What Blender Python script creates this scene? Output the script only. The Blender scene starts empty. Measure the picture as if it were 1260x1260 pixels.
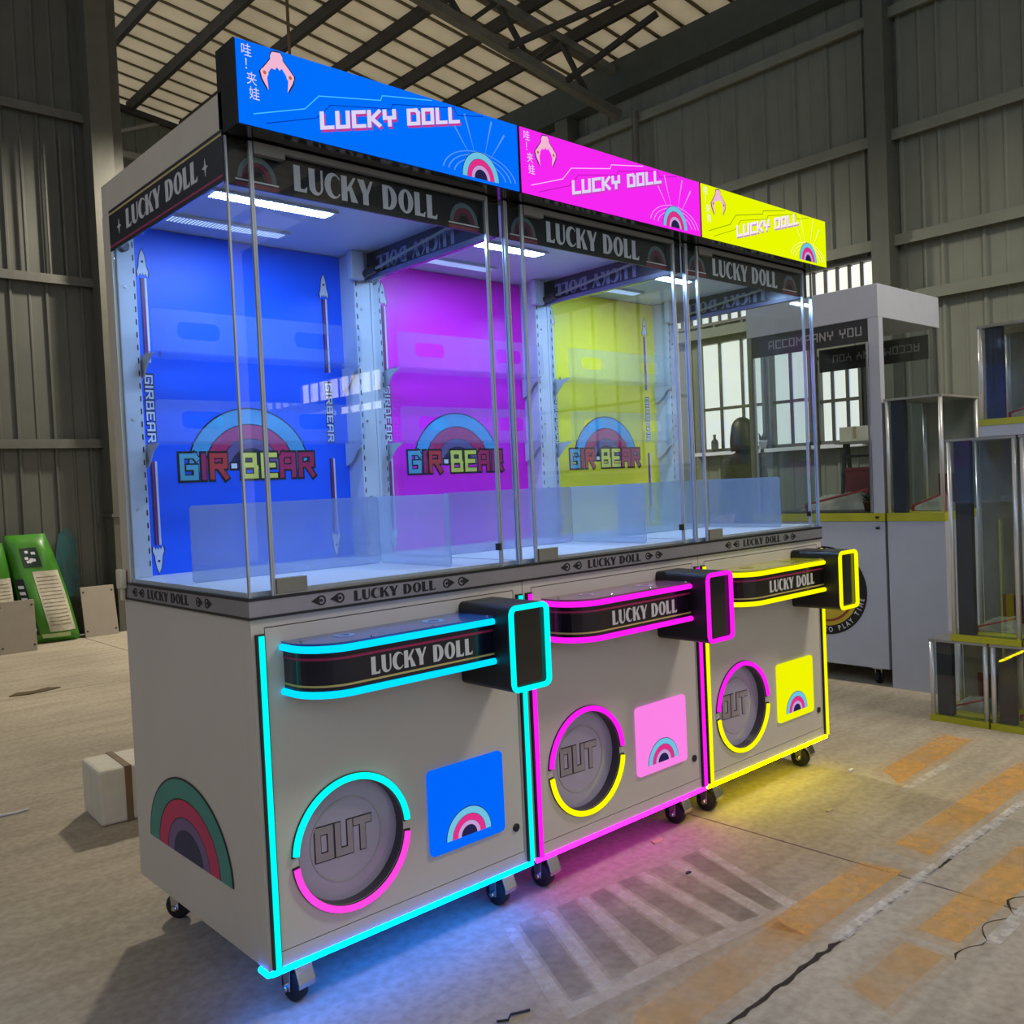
import bpy, bmesh, math, random
from mathutils import Vector, Matrix
from mathutils.geometry import tessellate_polygon
random.seed(7)
PI = math.pi
SC = bpy.context.scene
COL = SC.collection

# ------------------------------------------------------------------ camera
CAM = (-0.9445, -1.954, 1.2421); YAW, PITCH, ROLL, FPX = 0.7361, -0.0306, -0.0453, 1122.29
def camera():
    f = Vector((math.sin(YAW)*math.cos(PITCH), math.cos(YAW)*math.cos(PITCH), math.sin(PITCH)))
    r = Vector((math.cos(YAW), -math.sin(YAW), 0)); u = r.cross(f)
    r2 = r*math.cos(ROLL)+u*math.sin(ROLL); u2 = -r*math.sin(ROLL)+u*math.cos(ROLL)
    cd = bpy.data.cameras.new('camera'); cd.sensor_width = 36; cd.lens = FPX/1260*36
    cd.clip_start = 0.02; cd.clip_end = 100
    co = bpy.data.objects.new('camera', cd); COL.objects.link(co)
    m = Matrix((r2, u2, -f)).transposed().to_4x4(); m.translation = CAM
    co.matrix_world = m; SC.camera = co
camera()
# ------------------------------------------------------------------ world, exposure
w = bpy.data.worlds.new('world'); SC.world = w; w.use_nodes = True
bg = w.node_tree.nodes['Background']; bg.inputs[0].default_value = (0.80, 0.86, 1.0, 1); bg.inputs[1].default_value = 1.06
SC.view_settings.view_transform = 'Standard'; SC.view_settings.look = 'None'
SC.view_settings.exposure = 0.0; SC.view_settings.gamma = 1.0; SC.view_settings.use_curve_mapping = False
try:
    SC.cycles.transparent_max_bounces = 48; SC.cycles.max_bounces = 8
    SC.cycles.sample_clamp_indirect = 4.0; SC.cycles.caustics_reflective = False
except Exception: pass
LAMP_POS = (3.63, 6.0, 5.12); LAMP_W = 1350; FILL_LAMP_POS = (3.63, -2.6, 5.12); FILL_LAMP_W = 520
WINDOW_L = 1.1; WINDOW_SUN = 7.

# ------------------------------------------------------------------ materials
def lin(c):
    f = lambda v: v/12.92 if v <= 0.04045 else ((v+0.055)/1.055)**2.4
    return tuple(f(v/255) for v in c[:3])
MATS = {}
def mat(name, rgb=None, rough=.5, metal=0., var=.12, scale=9., bump=0., spec=.5, lc=None, coat=0.):
    if name in MATS: return MATS[name]
    m = bpy.data.materials.new(name); m.use_nodes = True; nt = m.node_tree; N = nt.nodes; L = nt.links
    b = N['Principled BSDF']; c = lc if lc else lin(rgb)
    tc = N.new('ShaderNodeTexCoord'); nz = N.new('ShaderNodeTexNoise'); nz.inputs['Scale'].default_value = scale; nz.inputs['Detail'].default_value = 5
    L.new(tc.outputs['Object'], nz.inputs['Vector'])
    rp = N.new('ShaderNodeValToRGB'); rp.color_ramp.elements[0].position = .3; rp.color_ramp.elements[1].position = .7
    rp.color_ramp.elements[0].color = (*[v*(1-var) for v in c], 1); rp.color_ramp.elements[1].color = (*[min(1, v*(1+var)) for v in c], 1)
    L.new(nz.outputs['Fac'], rp.inputs['Fac']); L.new(rp.outputs['Color'], b.inputs['Base Color'])
    b.inputs['Roughness'].default_value = rough; b.inputs['Metallic'].default_value = metal; b.inputs['Specular IOR Level'].default_value = spec
    if coat: b.inputs['Coat Weight'].default_value = coat; b.inputs['Coat Roughness'].default_value = .05
    if bump:
        bp = N.new('ShaderNodeBump'); bp.inputs['Strength'].default_value = bump; bp.inputs['Distance'].default_value = .01
        L.new(nz.outputs['Fac'], bp.inputs['Height']); L.new(bp.outputs['Normal'], b.inputs['Normal'])
    MATS[name] = m; return m
def emit(name, lc, strength=1.):
    if name in MATS: return MATS[name]
    m = bpy.data.materials.new(name); m.use_nodes = True; nt = m.node_tree; N = nt.nodes; L = nt.links
    for n in list(N): N.remove(n)
    o = N.new('ShaderNodeOutputMaterial'); e = N.new('ShaderNodeEmission')
    tc = N.new('ShaderNodeTexCoord'); nz = N.new('ShaderNodeTexNoise'); nz.inputs['Scale'].default_value = 3
    rp = N.new('ShaderNodeValToRGB'); rp.color_ramp.elements[0].color = (*[v*.95 for v in lc], 1); rp.color_ramp.elements[1].color = (*lc, 1)
    L.new(tc.outputs['Object'], nz.inputs['Vector']); L.new(nz.outputs['Fac'], rp.inputs['Fac']); L.new(rp.outputs['Color'], e.inputs['Color'])
    e.inputs['Strength'].default_value = strength; L.new(e.outputs[0], o.inputs['Surface']); MATS[name] = m; return m
def glass(name, tint=(.93, .96, .97), ior=1.45, frost=0., frost_col=(.8, .85, .95), rough=0.01):
    if name in MATS: return MATS[name]
    m = bpy.data.materials.new(name); m.use_nodes = True; nt = m.node_tree; N = nt.nodes; L = nt.links
    for n in list(N): N.remove(n)
    o = N.new('ShaderNodeOutputMaterial'); t = N.new('ShaderNodeBsdfTransparent'); t.inputs[0].default_value = (*tint, 1)
    g = N.new('ShaderNodeBsdfGlossy'); g.inputs['Roughness'].default_value = rough
    lw = N.new('ShaderNodeLayerWeight'); lw.inputs['Blend'].default_value = .5          # Schlick, the same from both faces of the pane
    pw = N.new('ShaderNodeMath'); pw.operation = 'POWER'; pw.inputs[1].default_value = 5.; L.new(lw.outputs['Facing'], pw.inputs[0])
    fr = N.new('ShaderNodeMapRange'); r0 = ((ior-1)/(ior+1))**2; fr.inputs['To Min'].default_value = r0; fr.inputs['To Max'].default_value = .6; L.new(pw.outputs[0], fr.inputs['Value'])
    mx = N.new('ShaderNodeMixShader'); L.new(fr.outputs[0], mx.inputs[0]); L.new(g.outputs[0], mx.inputs[2])
    src = t.outputs[0]
    if frost:
        d = N.new('ShaderNodeBsdfDiffuse'); d.inputs[0].default_value = (*frost_col, 1)
        tl = N.new('ShaderNodeBsdfTranslucent'); tl.inputs[0].default_value = (*frost_col, 1)
        m1 = N.new('ShaderNodeMixShader'); m1.inputs[0].default_value = .5; L.new(d.outputs[0], m1.inputs[1]); L.new(tl.outputs[0], m1.inputs[2])
        tc = N.new('ShaderNodeTexCoord'); nz = N.new('ShaderNodeTexNoise'); nz.inputs['Scale'].default_value = 4; L.new(tc.outputs['Object'], nz.inputs['Vector'])
        mr = N.new('ShaderNodeMapRange'); mr.inputs['To Min'].default_value = frost*.8; mr.inputs['To Max'].default_value = frost*1.2; L.new(nz.outputs['Fac'], mr.inputs['Value'])
        m2 = N.new('ShaderNodeMixShader'); L.new(mr.outputs[0], m2.inputs[0]); L.new(src, m2.inputs[1]); L.new(m1.outputs[0], m2.inputs[2]); src = m2.outputs[0]
    L.new(src, mx.inputs[1]); L.new(mx.outputs[0], o.inputs['Surface']); MATS[name] = m; return m
def worn(name, rgb, cover=.5, scale=14., rough=.8, soft=.18):
    """paint or dust that has partly rubbed off: noise decides where the floor shows"""
    if name in MATS: return MATS[name]
    m = mat(name, rgb, rough, var=.2, scale=30); nt = m.node_tree; N = nt.nodes; L = nt.links
    o = [n for n in N if n.type == 'OUTPUT_MATERIAL'][0]; b = N['Principled BSDF']
    tc = N.new('ShaderNodeTexCoord'); nz = N.new('ShaderNodeTexNoise'); nz.inputs['Scale'].default_value = scale; nz.inputs['Detail'].default_value = 8; nz.inputs['Roughness'].default_value = .65
    L.new(tc.outputs['Object'], nz.inputs['Vector'])
    mr = N.new('ShaderNodeMapRange'); mr.inputs['From Min'].default_value = .5-cover*.25-soft; mr.inputs['From Max'].default_value = .5-cover*.25+soft
    mr.inputs['To Max'].default_value = cover
    L.new(nz.outputs['Fac'], mr.inputs['Value'])
    t = N.new('ShaderNodeBsdfTransparent'); mx = N.new('ShaderNodeMixShader')
    L.new(mr.outputs[0], mx.inputs[0]); L.new(t.outputs[0], mx.inputs[1]); L.new(b.outputs[0], mx.inputs[2]); L.new(mx.outputs[0], o.inputs['Surface'])
    return m
def concrete():
    m = mat('concrete', (176, 166, 148), .78, var=.16, scale=1.3, bump=0.); nt = m.node_tree; N = nt.nodes; L = nt.links
    b = N['Principled BSDF']; old = b.inputs['Base Color'].links[0].from_socket
    tc = N.new('ShaderNodeTexCoord')
    n2 = N.new('ShaderNodeTexNoise'); n2.inputs['Scale'].default_value = 38; n2.inputs['Detail'].default_value = 8; L.new(tc.outputs['Object'], n2.inputs['Vector'])
    mp = N.new('ShaderNodeMapping'); mp.inputs['Scale'].default_value = (1.2, 7, 1); mp.inputs['Rotation'].default_value = (0, 0, .5); L.new(tc.outputs['Object'], mp.inputs['Vector'])
    n3 = N.new('ShaderNodeTexNoise'); n3.inputs['Scale'].default_value = 1.6; n3.inputs['Detail'].default_value = 6; L.new(mp.outputs[0], n3.inputs['Vector'])
    mx = N.new('ShaderNodeMix'); mx.data_type = 'RGBA'; mx.blend_type = 'MULTIPLY'; mx.inputs[0].default_value = 1
    r2 = N.new('ShaderNodeValToRGB'); r2.color_ramp.elements[0].position = .32; r2.color_ramp.elements[1].position = .62
    r2.color_ramp.elements[0].color = (.78, .77, .75, 1); r2.color_ramp.elements[1].color = (1, 1, 1, 1); L.new(n2.outputs['Fac'], r2.inputs[0])
    L.new(old, mx.inputs[6]); L.new(r2.outputs[0], mx.inputs[7])
    r3 = N.new('ShaderNodeValToRGB'); r3.color_ramp.elements[0].position = .35; r3.color_ramp.elements[1].position = .6
    r3.color_ramp.elements[0].color = (.84, .83, .81, 1); r3.color_ramp.elements[1].color = (1, 1, 1, 1); L.new(n3.outputs['Fac'], r3.inputs[0])
    m2 = N.new('ShaderNodeMix'); m2.data_type = 'RGBA'; m2.blend_type = 'MULTIPLY'; m2.inputs[0].default_value = 1
    L.new(mx.outputs[2], m2.inputs[6]); L.new(r3.outputs[0], m2.inputs[7]); L.new(m2.outputs[2], b.inputs['Base Color'])
    bp = N.new('ShaderNodeBump'); bp.inputs['Strength'].default_value = .25; bp.inputs['Distance'].default_value = .004
    L.new(n2.outputs['Fac'], bp.inputs['Height']); L.new(bp.outputs[0], b.inputs['Normal'])
    return m

# ------------------------------------------------------------------ mesh builder
class MB:
    def __init__(s): s.v = []; s.f = []; s.smooth = False
    def add(s, vs, fs):
        n = len(s.v); s.v += [tuple(p) for p in vs]; s.f += [tuple(i+n for i in f) for f in fs]; return s
    def box(s, x0, x1, y0, y1, z0, z1):
        return s.add([(x0,y0,z0),(x1,y0,z0),(x1,y1,z0),(x0,y1,z0),(x0,y0,z1),(x1,y0,z1),(x1,y1,z1),(x0,y1,z1)],
                     [(0,3,2,1),(4,5,6,7),(0,1,5,4),(1,2,6,5),(2,3,7,6),(3,0,4,7)])
    def bar(s, a, b, wdt, hgt=None, up=(0,0,1)):
        a = Vector(a); b = Vector(b); d = (b-a).normalized(); u = Vector(up)
        if abs(d.dot(u)) > .98: u = Vector((0,1,0))
        e = d.cross(u).normalized(); u = e.cross(d); hw = wdt/2; hh = (hgt or wdt)/2
        vs = [p+e*sx*hw+u*sy*hh for p in (a, b) for sx, sy in ((-1,-1),(1,-1),(1,1),(-1,1))]
        return s.add(vs, [(3,2,1,0),(4,5,6,7),(0,1,5,4),(1,2,6,5),(2,3,7,6),(3,0,4,7)])
    def tube(s, pts, r, n=8, closed=False):
        P = [Vector(p) for p in pts]; m = len(P); rings = []; prev = None
        for i, p in enumerate(P):
            if closed: d = (P[(i+1)%m]-P[i-1]).normalized()
            else: d = (P[min(i+1,m-1)]-P[max(i-1,0)]).normalized()
            if prev is None:
                u = Vector((0,0,1)) if abs(d.z) < .9 else Vector((0,1,0))
                e = d.cross(u).normalized()
            else:
                e = (prev-d*prev.dot(d)).normalized()
            prev = e; u = e.cross(d)
            rr = r[i] if isinstance(r, (list, tuple)) else r
            rings.append([p+e*math.cos(2*PI*k/n)*rr+u*math.sin(2*PI*k/n)*rr for k in range(n)])
        base = len(s.v); s.v += [tuple(q) for R in rings for q in R]
        for i in range(m if closed else m-1):
            j = (i+1) % m
            for k in range(n): s.f.append((base+i*n+k, base+i*n+(k+1)%n, base+j*n+(k+1)%n, base+j*n+k))
        if not closed:
            s.f.append(tuple(base+k for k in range(n))[::-1]); s.f.append(tuple(base+(m-1)*n+k for k in range(n)))
        return s
    def lathe(s, prof, c=(0,0,0), ax='z', n=24):
        base = len(s.v); m = len(prof)
        for i, (r, h) in enumerate(prof):
            for k in range(n):
                a = 2*PI*k/n; q = (r*math.cos(a), r*math.sin(a), h)
                if ax == 'y': q = (q[0], q[2], q[1])
                elif ax == 'x': q = (q[2], q[0], q[1])
                s.v.append((q[0]+c[0], q[1]+c[1], q[2]+c[2]))
        for i in range(m-1):
            for k in range(n): s.f.append((base+i*n+k, base+i*n+(k+1)%n, base+(i+1)*n+(k+1)%n, base+(i+1)*n+k))
        s.f.append(tuple(base+k for k in range(n))[::-1]); s.f.append(tuple(base+(m-1)*n+k for k in range(n)))
        return s
    def prism(s, shape, F, d0, d1):
        """shape=(outer,[holes]) in the 2D of frame F; from lift d0 to d1 along the normal"""
        outer, holes = shape; loops = [outer]+list(holes)
        O, e1, e2 = F; nrm = e1.cross(e2)
        flat = [p for lp in loops for p in lp]
        tris = tessellate_polygon([[Vector((p[0], p[1], 0)) for p in lp] for lp in loops])
        base = len(s.v); k = len(flat)
        for d in (d1, d0):
            s.v += [tuple(O+e1*p[0]+e2*p[1]+nrm*d) for p in flat]
        for t in tris:
            a, b, c = [flat[i] for i in t]
            if (b[0]-a[0])*(c[1]-a[1])-(b[1]-a[1])*(c[0]-a[0]) < 0: t = t[::-1]
            s.f.append(tuple(base+i for i in t)); s.f.append(tuple(base+k+i for i in t[::-1]))
        i0 = 0
        for lp in loops:
            n = len(lp)
            for i in range(n):
                j = (i+1) % n; s.f.append((base+i0+i, base+k+i0+i, base+k+i0+j, base+i0+j))
            i0 += n
        return s
    def mesh(s, name):
        me = bpy.data.meshes.new(name); me.from_pydata(s.v, [], s.f); me.update()
        return me
    def build(s, name, m, parent=None, smooth=False, bevel=0., recalc=True, mod=True):
        me = s.mesh(name); me.materials.append(m)
        if recalc or bevel:
            bm = bmesh.new(); bm.from_mesh(me); bmesh.ops.recalc_face_normals(bm, faces=bm.faces)
            if bevel:
                bmesh.ops.bevel(bm, geom=[e for e in bm.edges if len(e.link_faces) == 2 and e.calc_face_angle(0) > .5], offset=bevel, segments=2, affect='EDGES', profile=.5)
            bm.to_mesh(me); bm.free()
        if smooth:
            for p in me.polygons: p.use_smooth = True
        return link(name, me, parent)
def link(name, me, parent=None, loc=None, rot=None):
    o = bpy.data.objects.new(name, me); COL.objects.link(o)
    if parent: o.parent = parent
    if loc: o.location = loc
    if rot: o.rotation_euler = rot
    return o
def tag(o, label=None, cat=None, group=None, kind=None):
    if label: o['label'] = label
    if cat: o['category'] = cat
    if group: o['group'] = group
    if kind: o['kind'] = kind
    return o
def thing(name, label, cat, loc=(0,0,0), rz=0, group=None):
    o = link(name, None, None, loc, (0, 0, rz)); return tag(o, label, cat, group)
def struct(o): o['kind'] = 'structure'; return o
X, Y, Z = Vector((1,0,0)), Vector((0,1,0)), Vector((0,0,1))
def front(x, y, z): return (Vector((x,y,z)), X, Z)          # faces -y
def left(x, y, z): return (Vector((x,y,z)), -Y, Z)          # faces -x
def ground(x, y, z=0): return (Vector((x,y,z)), X, Y)
def spin(F, a): O, e1, e2 = F; return (O, e1*math.cos(a)+e2*math.sin(a), e2*math.cos(a)-e1*math.sin(a))

# ------------------------------------------------------------------ 2D shapes
def ell(cx, cy, rx, ry=None, a0=0, a1=2*PI, n=32):
    ry = ry or rx; full = abs(a1-a0) > 2*PI-1e-6
    return [(cx+rx*math.cos(a0+(a1-a0)*i/n), cy+ry*math.sin(a0+(a1-a0)*i/n)) for i in range(n if full else n+1)]
def sector(cx, cy, r0, r1, a0=0, a1=PI, n=28, sy=1.):
    return (ell(cx, cy, r1, r1*sy, a0, a1, n)+ell(cx, cy, r0, r0*sy, a1, a0, n), [])
def annul(cx, cy, r0, r1, n=40): return (ell(cx, cy, r1, n=n), [ell(cx, cy, r0, n=n)[::-1]])
def rrect(x0, x1, y0, y1, r, n=6):
    o = []
    for cx, cy, a in ((x1-r, y0+r, -PI/2), (x1-r, y1-r, 0), (x0+r, y1-r, PI/2), (x0+r, y0+r, PI)):
        o += [(cx+r*math.cos(a+PI/2*i/n), cy+r*math.sin(a+PI/2*i/n)) for i in range(n+1)]
    return o
def rect(x0, x1, y0, y1): return [(x0,y0),(x1,y0),(x1,y1),(x0,y1)]
def stroke(pts, wd):
    """each segment of a polyline as a rectangle with square ends"""
    out = []; h = wd/2
    for (x0, y0), (x1, y1) in zip(pts, pts[1:]):
        l = math.hypot(x1-x0, y1-y0) or 1; dx, dy = (x1-x0)/l*h, (y1-y0)/l*h
        out.append(([(x0-dx+dy, y0-dy-dx), (x1+dx+dy, y1+dy-dx), (x1+dx-dy, y1+dy+dx), (x0-dx-dy, y0-dy+dx)], []))
    return out
def xf(shapes, sx=1, sy=1, dx=0, dy=0, shear=0, slant=0):
    g = lambda p: (p[0]*sx+p[1]*sy*slant+dx, p[1]*sy+p[0]*sx*shear+dy)
    return [([g(p) for p in o], [[g(p) for p in h] for h in hs]) for o, hs in shapes]
def decal(name, shapes, F, m, parent, lift=0., th=.001):
    b = MB()
    for j, sh in enumerate(shapes): b.prism(sh, F, lift, lift+th+(j % 7)*4e-5)      # strokes that cross never lie in one plane
    return b.build(name, m, parent, recalc=False)
# flared high-contrast capitals
def _flare():
    G = {}
    G['L'] = (.50, [([(0,0),(.46,0),(.49,.22),(.44,.2),(.40,.12),(.24,.12),(.24,1),(0,1)], [])])
    u = [(0,1)]+[(0,.34)]+[(.27-.27*math.cos(a), .34-.36*math.sin(a)) for a in [PI*i/14 for i in range(15)]]+[(.54,1),(.46,1)]
    u += [(.46,.34)]+[(.345+.115*math.cos(a), .3-.2*math.sin(a)) for a in [PI*i/10 for i in range(11)]]+[(.23,1)]
    G['U'] = (.54, [(u[::-1], [])])
    c = ell(.34, .5, .34, .51, .62, 2*PI-.62, 26)+ell(.43, .5, .20, .41, 2*PI-.75, .75, 22)
    G['C'] = (.60, [(c, [])])
    G['K'] = (.62, [(rect(0,.23,0,1), []), ([(.23,.42),(.31,.42),(.60,1),(.50,1),(.23,.55)], []), ([(.30,.58),(.39,0),(.66,0),(.40,.66)], [])])
    G['Y'] = (.60, [([(.19,0),(.42,0),(.42,.42),(.62,1),(.52,1),(.36,.58),(.25,1),(-.02,1),(.19,.42)], [])])
    d = [(0,0)]+ell(.26, .5, .36, .5, -PI/2, PI/2, 18)+[(0,1)]
    di = [(.23,.1)]+ell(.25, .5, .13, .4, -PI/2, PI/2, 14)+[(.23,.9)]
    G['D'] = (.63, [(d, [di[::-1]])])
    G['O'] = (.66, [(ell(.33, .5, .33, .51), [ell(.33, .5, .11, .41)[::-1]])])
    G[' '] = (.30, [])
    return G
FLARE = _flare()
def flare_words(t, h, width):
    sh = flare_text(t, h, width, True); return [[q for q, k in sh if k == j] for j in range(t.count(' ')+1)]
def flare_text(t, h, width, tagged=False):
    """shapes of t, centred on (0,0), h high, width wide"""
    x = 0; out = []; wn = []; k = 0
    for ch in t:
        wd, sh = FLARE[ch]; out += xf(sh, 1, 1, x, 0); wn += [k]*len(sh); x += wd+.07; k += ch == ' '
    tot = x-.07; out = xf(out, width/tot, h, -width/2, -h/2)
    return list(zip(out, wn)) if tagged else out
def letter_words(name, h, width, dx, dz, F, m, parent, lift=0., th=.001):
    for wd in flare_words('LUCKY DOLL', h, width): decal(name, xf(wd, 1, 1, dx, dz), F, m, parent, lift, th)
def tech_words(name, t, h, width, wd, F, m, parent, lift, th, dx=0, dz=0, shear=0):
    k = 0
    for word in t.split(' '):
        decal(name, xf(tech_text(t, h, width, wd, set(range(k, k+len(word)))), 1, 1, dx, dz, shear), F, m, parent, lift, th); k += len(word)+1
# squared techno capitals, 1 high, stroke centrelines
TECH = {'G': (.75, [[(.7,.82),(.62,.92),(.1,.92),(.1,.08),(.66,.08),(.66,.48),(.36,.48)]]), 'I': (.2, [[(.1,.08),(.1,.92)]]),
 'R': (.75, [[(.1,.08),(.1,.92),(.66,.92),(.66,.5),(.1,.5)], [(.38,.5),(.68,.08)]]), 'B': (.75, [[(.1,.08),(.1,.92),(.62,.92),(.62,.52),(.1,.52)], [(.62,.5),(.67,.42),(.67,.08),(.1,.08)]]),
 'E': (.72, [[(.66,.92),(.1,.92),(.1,.08),(.66,.08)], [(.1,.5),(.58,.5)]]), 'A': (.75, [[(.1,.08),(.1,.80),(.2,.92),(.66,.92),(.66,.08)], [(.1,.42),(.66,.42)]]),
 'L': (.68, [[(.1,.92),(.1,.08),(.62,.08)]]), 'U': (.75, [[(.1,.92),(.1,.08),(.66,.08),(.66,.92)]]), 'C': (.72, [[(.66,.92),(.1,.92),(.1,.08),(.66,.08)]]),
 'K': (.75, [[(.1,.92),(.1,.08)], [(.66,.92),(.25,.5),(.66,.08)], [(.1,.5),(.25,.5)]]), 'Y': (.75, [[(.1,.92),(.1,.5),(.66,.5),(.66,.92)], [(.38,.5),(.38,.08)]]),
 'D': (.76, [[(.1,.08),(.1,.92),(.55,.92),(.68,.75),(.68,.08),(.1,.08)]]), 'O': (.75, [[(.1,.08),(.1,.92),(.66,.92),(.66,.08),(.1,.08)]]),
 'M': (.9, [[(.1,.08),(.1,.92),(.45,.5),(.8,.92),(.8,.08)]]), 'P': (.75, [[(.1,.08),(.1,.92),(.66,.92),(.66,.45),(.1,.45)]]), 'N': (.78, [[(.1,.08),(.1,.92),(.68,.08),(.68,.92)]]),
 'T': (.72, [[(.06,.92),(.66,.92)], [(.36,.92),(.36,.08)]]), ' ': (.4, []), '.': (.3, [[(.12,.5),(.18,.5)]])}
def tech_text(t, h, width, wd=.17, only=None):
    x = 0; out = []
    for i, ch in enumerate(t):
        a, ls = TECH[ch]
        if only is None or i in only:
            for l in ls: out += [(xf([s], 1, 1, x, 0)[0]) for s in stroke(l, wd)]
        x += a+.14
    tot = x-.14
    return xf(out, width/tot, h, -width/2, -h/2)
def font_mesh(txt, size, F, m, name, parent, lift=.001, sx=1., bold=0.):
    cu = bpy.data.curves.new(name, 'FONT'); cu.body = txt; cu.size = size; cu.align_x = 'CENTER'; cu.align_y = 'CENTER'; cu.offset = bold; cu.resolution_u = 3
    ob = bpy.data.objects.new('tmp', cu); COL.objects.link(ob)
    dg = bpy.context.evaluated_depsgraph_get(); me = bpy.data.meshes.new_from_object(ob.evaluated_get(dg))
    bpy.data.objects.remove(ob); O, e1, e2 = F; n = e1.cross(e2)
    for v in me.vertices: v.co = O+e1*v.co.x*sx+e2*v.co.y+n*lift
    me.materials.clear(); me.materials.append(m); return link(name, me, parent)

# ------------------------------------------------------------------ shared materials
M_CONC = concrete()
M_WALL = mat('wall sheet', (82, 84, 78), .55, var=.10, scale=3)
M_WALLB = mat('wall sheet lighter', (114, 119, 108), .6, var=.10, scale=3)  # lighter grey for the back and right walls
M_STEEL = mat('painted steel', (92, 92, 86), .5, var=.15, scale=8)
M_GALV = mat('galvanised bar', (150, 150, 146), .5, metal=.2, var=.1)
M_STEELD = mat('dark steel', (48, 46, 42), .6, var=.2, scale=8)
M_ROOF = mat('roof sheet', (178, 164, 132), .6, var=.14, scale=2.2)
M_WHITE = mat('white powder coat', (200, 195, 189), .42, var=.02, scale=4)
M_WHITEI = mat('white interior', (196, 202, 214), .45, var=.02, scale=4)
M_BLACK = mat('black gloss', (14, 15, 22), .16, var=.1, coat=.4)
M_BLACKM = mat('black plastic', (24, 24, 28), .4, var=.1)
M_RUB = mat('rubber', (22, 22, 24), .7, var=.2, scale=40)
M_CHROME = mat('brushed chrome', (158, 156, 166), .34, metal=.55, var=.06, scale=20)
M_ZINC = mat('zinc plated steel', (196, 196, 200), .22, metal=1, var=.08, scale=30)
M_GREY = mat('grey metal plate', (128, 128, 122), .5, metal=.2, var=.08)
M_LET = mat('silver lettering', (205, 206, 214), .35, var=.03)
M_INK = mat('black ink', (16, 16, 20), .5, var=.1)
M_GOLD = mat('gold stripe', (196, 178, 110), .4, var=.06)
M_PINKS = mat('dark pink stripe', (150, 30, 84), .4, var=.06)
M_GLASS = glass('clear glass'); M_EDGE = mat('polished glass edge', (186, 194, 206), .15, metal=.35, var=.1)
M_ACR = glass('clear acrylic', (.93, .95, .98), 1.3, .095, (.62, .74, .92))
M_FROST = glass('milky acrylic guard', (.93, .95, .98), 1.35, .40, (.46, .60, .84))
M_TEAL = mat('teal print', (60, 140, 132), .5, var=.04); M_ROSE = mat('rose print', (196, 44, 100), .5, var=.04)
M_VIOL = mat('violet print', (110, 92, 138), .5, var=.04); M_NAVY = mat('navy print', (28, 36, 84), .5, var=.04)
M_PWHITE = mat('white print', (225, 228, 235), .5, var=.03)

# ================================================================== SETTING
RX, FY, LY = 7.0, 9.85, 7.3
ZE, SL = 5.8, .129; X0L = -6.05
def roof_z(x): return ZE+SL*(RX-x)
fl = MB().box(-7, RX+.3, -14.2, 10.2, -.30, -.03).build('floor', mat('joint filler', (58, 52, 46), .9, var=.2)); struct(fl)
JX, JY, g = 1.73, -.745, .004
for x0, x1 in ((-7, JX-g), (JX+g, RX+.3)):
    for y0, y1 in ((-14.2, JY-g), (JY+g, 4.6-g), (4.6+g, 10.2)):
        MB().box(x0, x1, y0, y1, -.03, 0).build('concrete_slab', M_CONC, fl)
# joint crack: broken edge along the slab joint
def crack(pts, wmin, wmax, name, m, zz=.0012):
    a = []; b = []
    for i, (x, y) in enumerate(pts):
        w_ = random.uniform(wmin, wmax)*(0.3 if i in (0, len(pts)-1) else 1)
        a.append((x, y+w_)); b.append((x, y-w_))
    bld = MB(); v = [(p[0], p[1], zz) for p in a]+[(p[0], p[1], zz) for p in b]; n = len(pts)
    bld.add(v, [(i, n+i, n+i+1, i+1) for i in range(n-1)])
    return bld.build(name, m, fl, recalc=False)
M_CRK = mat('crack dirt', (46, 38, 30), .95, var=.3, scale=60)
crack([(0.55+.03*i, JY+random.uniform(-.006, .006)) for i in range(28)], .002, .009, 'joint_crack', M_CRK)
crack([(1.45+.03*i, JY+random.uniform(-.005, .005)) for i in range(24)], .001, .005, 'joint_crack', M_CRK)
crack([(1.35+.03*i, -1.0+random.uniform(-.008, .008)+.02*math.sin(i)) for i in range(18)], .001, .005, 'joint_crack', M_CRK)
M_YEL = worn('worn yellow paint', (232, 172, 74), .5, 5.); M_YEL3 = worn('faint yellow paint', (220, 168, 84), .16, 4.)
M_YEL2 = worn('rubbed yellow paint', (222, 168, 80), .34, 4.)
M_PALE = worn('pale streak', (240, 232, 222), .40, 12.); M_DARKB = worn('dark bar', (112, 104, 100), .30, 6.)
M_DUST2 = worn('pale chalk dust', (222, 216, 206), .5, 30.)
def patch(name, pts, m, zz=.0008):
    return MB().add([(x, y, zz) for x, y in pts], [tuple(range(len(pts)))]).build(name, m, fl, recalc=False)
for pts, mm in (([(.45,-.70),(1.23,-.70),(1.25,-.56),(.62,-.55)], M_YEL2), ([(1.20,-.68),(1.78,-.69),(1.76,-.54),(1.16,-.54)], M_YEL),
             ([(1.9,-.70),(3.1,-.70),(3.1,-.55),(1.92,-.55)], M_YEL), ([(2.5,-.33),(3.3,-.31),(3.3,-.16),(2.62,-.18)], M_YEL),
             ([(1.42,-.98),(2.2,-1.0),(2.2,-.85),(1.42,-.85)], M_YEL), ([(1.02,-.98),(1.36,-.98),(1.36,-.86),(1.06,-.86)], M_YEL2)):
    cx_ = sum(p[0] for p in pts)/4; cy_ = sum(p[1] for p in pts)/4
    patch('floor_marking', [(cx_+(p[0]-cx_)*1.06, cy_+(p[1]-cy_)*1.3) for p in pts], M_YEL3, .0005); patch('floor_marking', [(cx_+(p[0]-cx_)*.95, cy_+(p[1]-cy_)*.85) for p in pts], mm)
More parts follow.
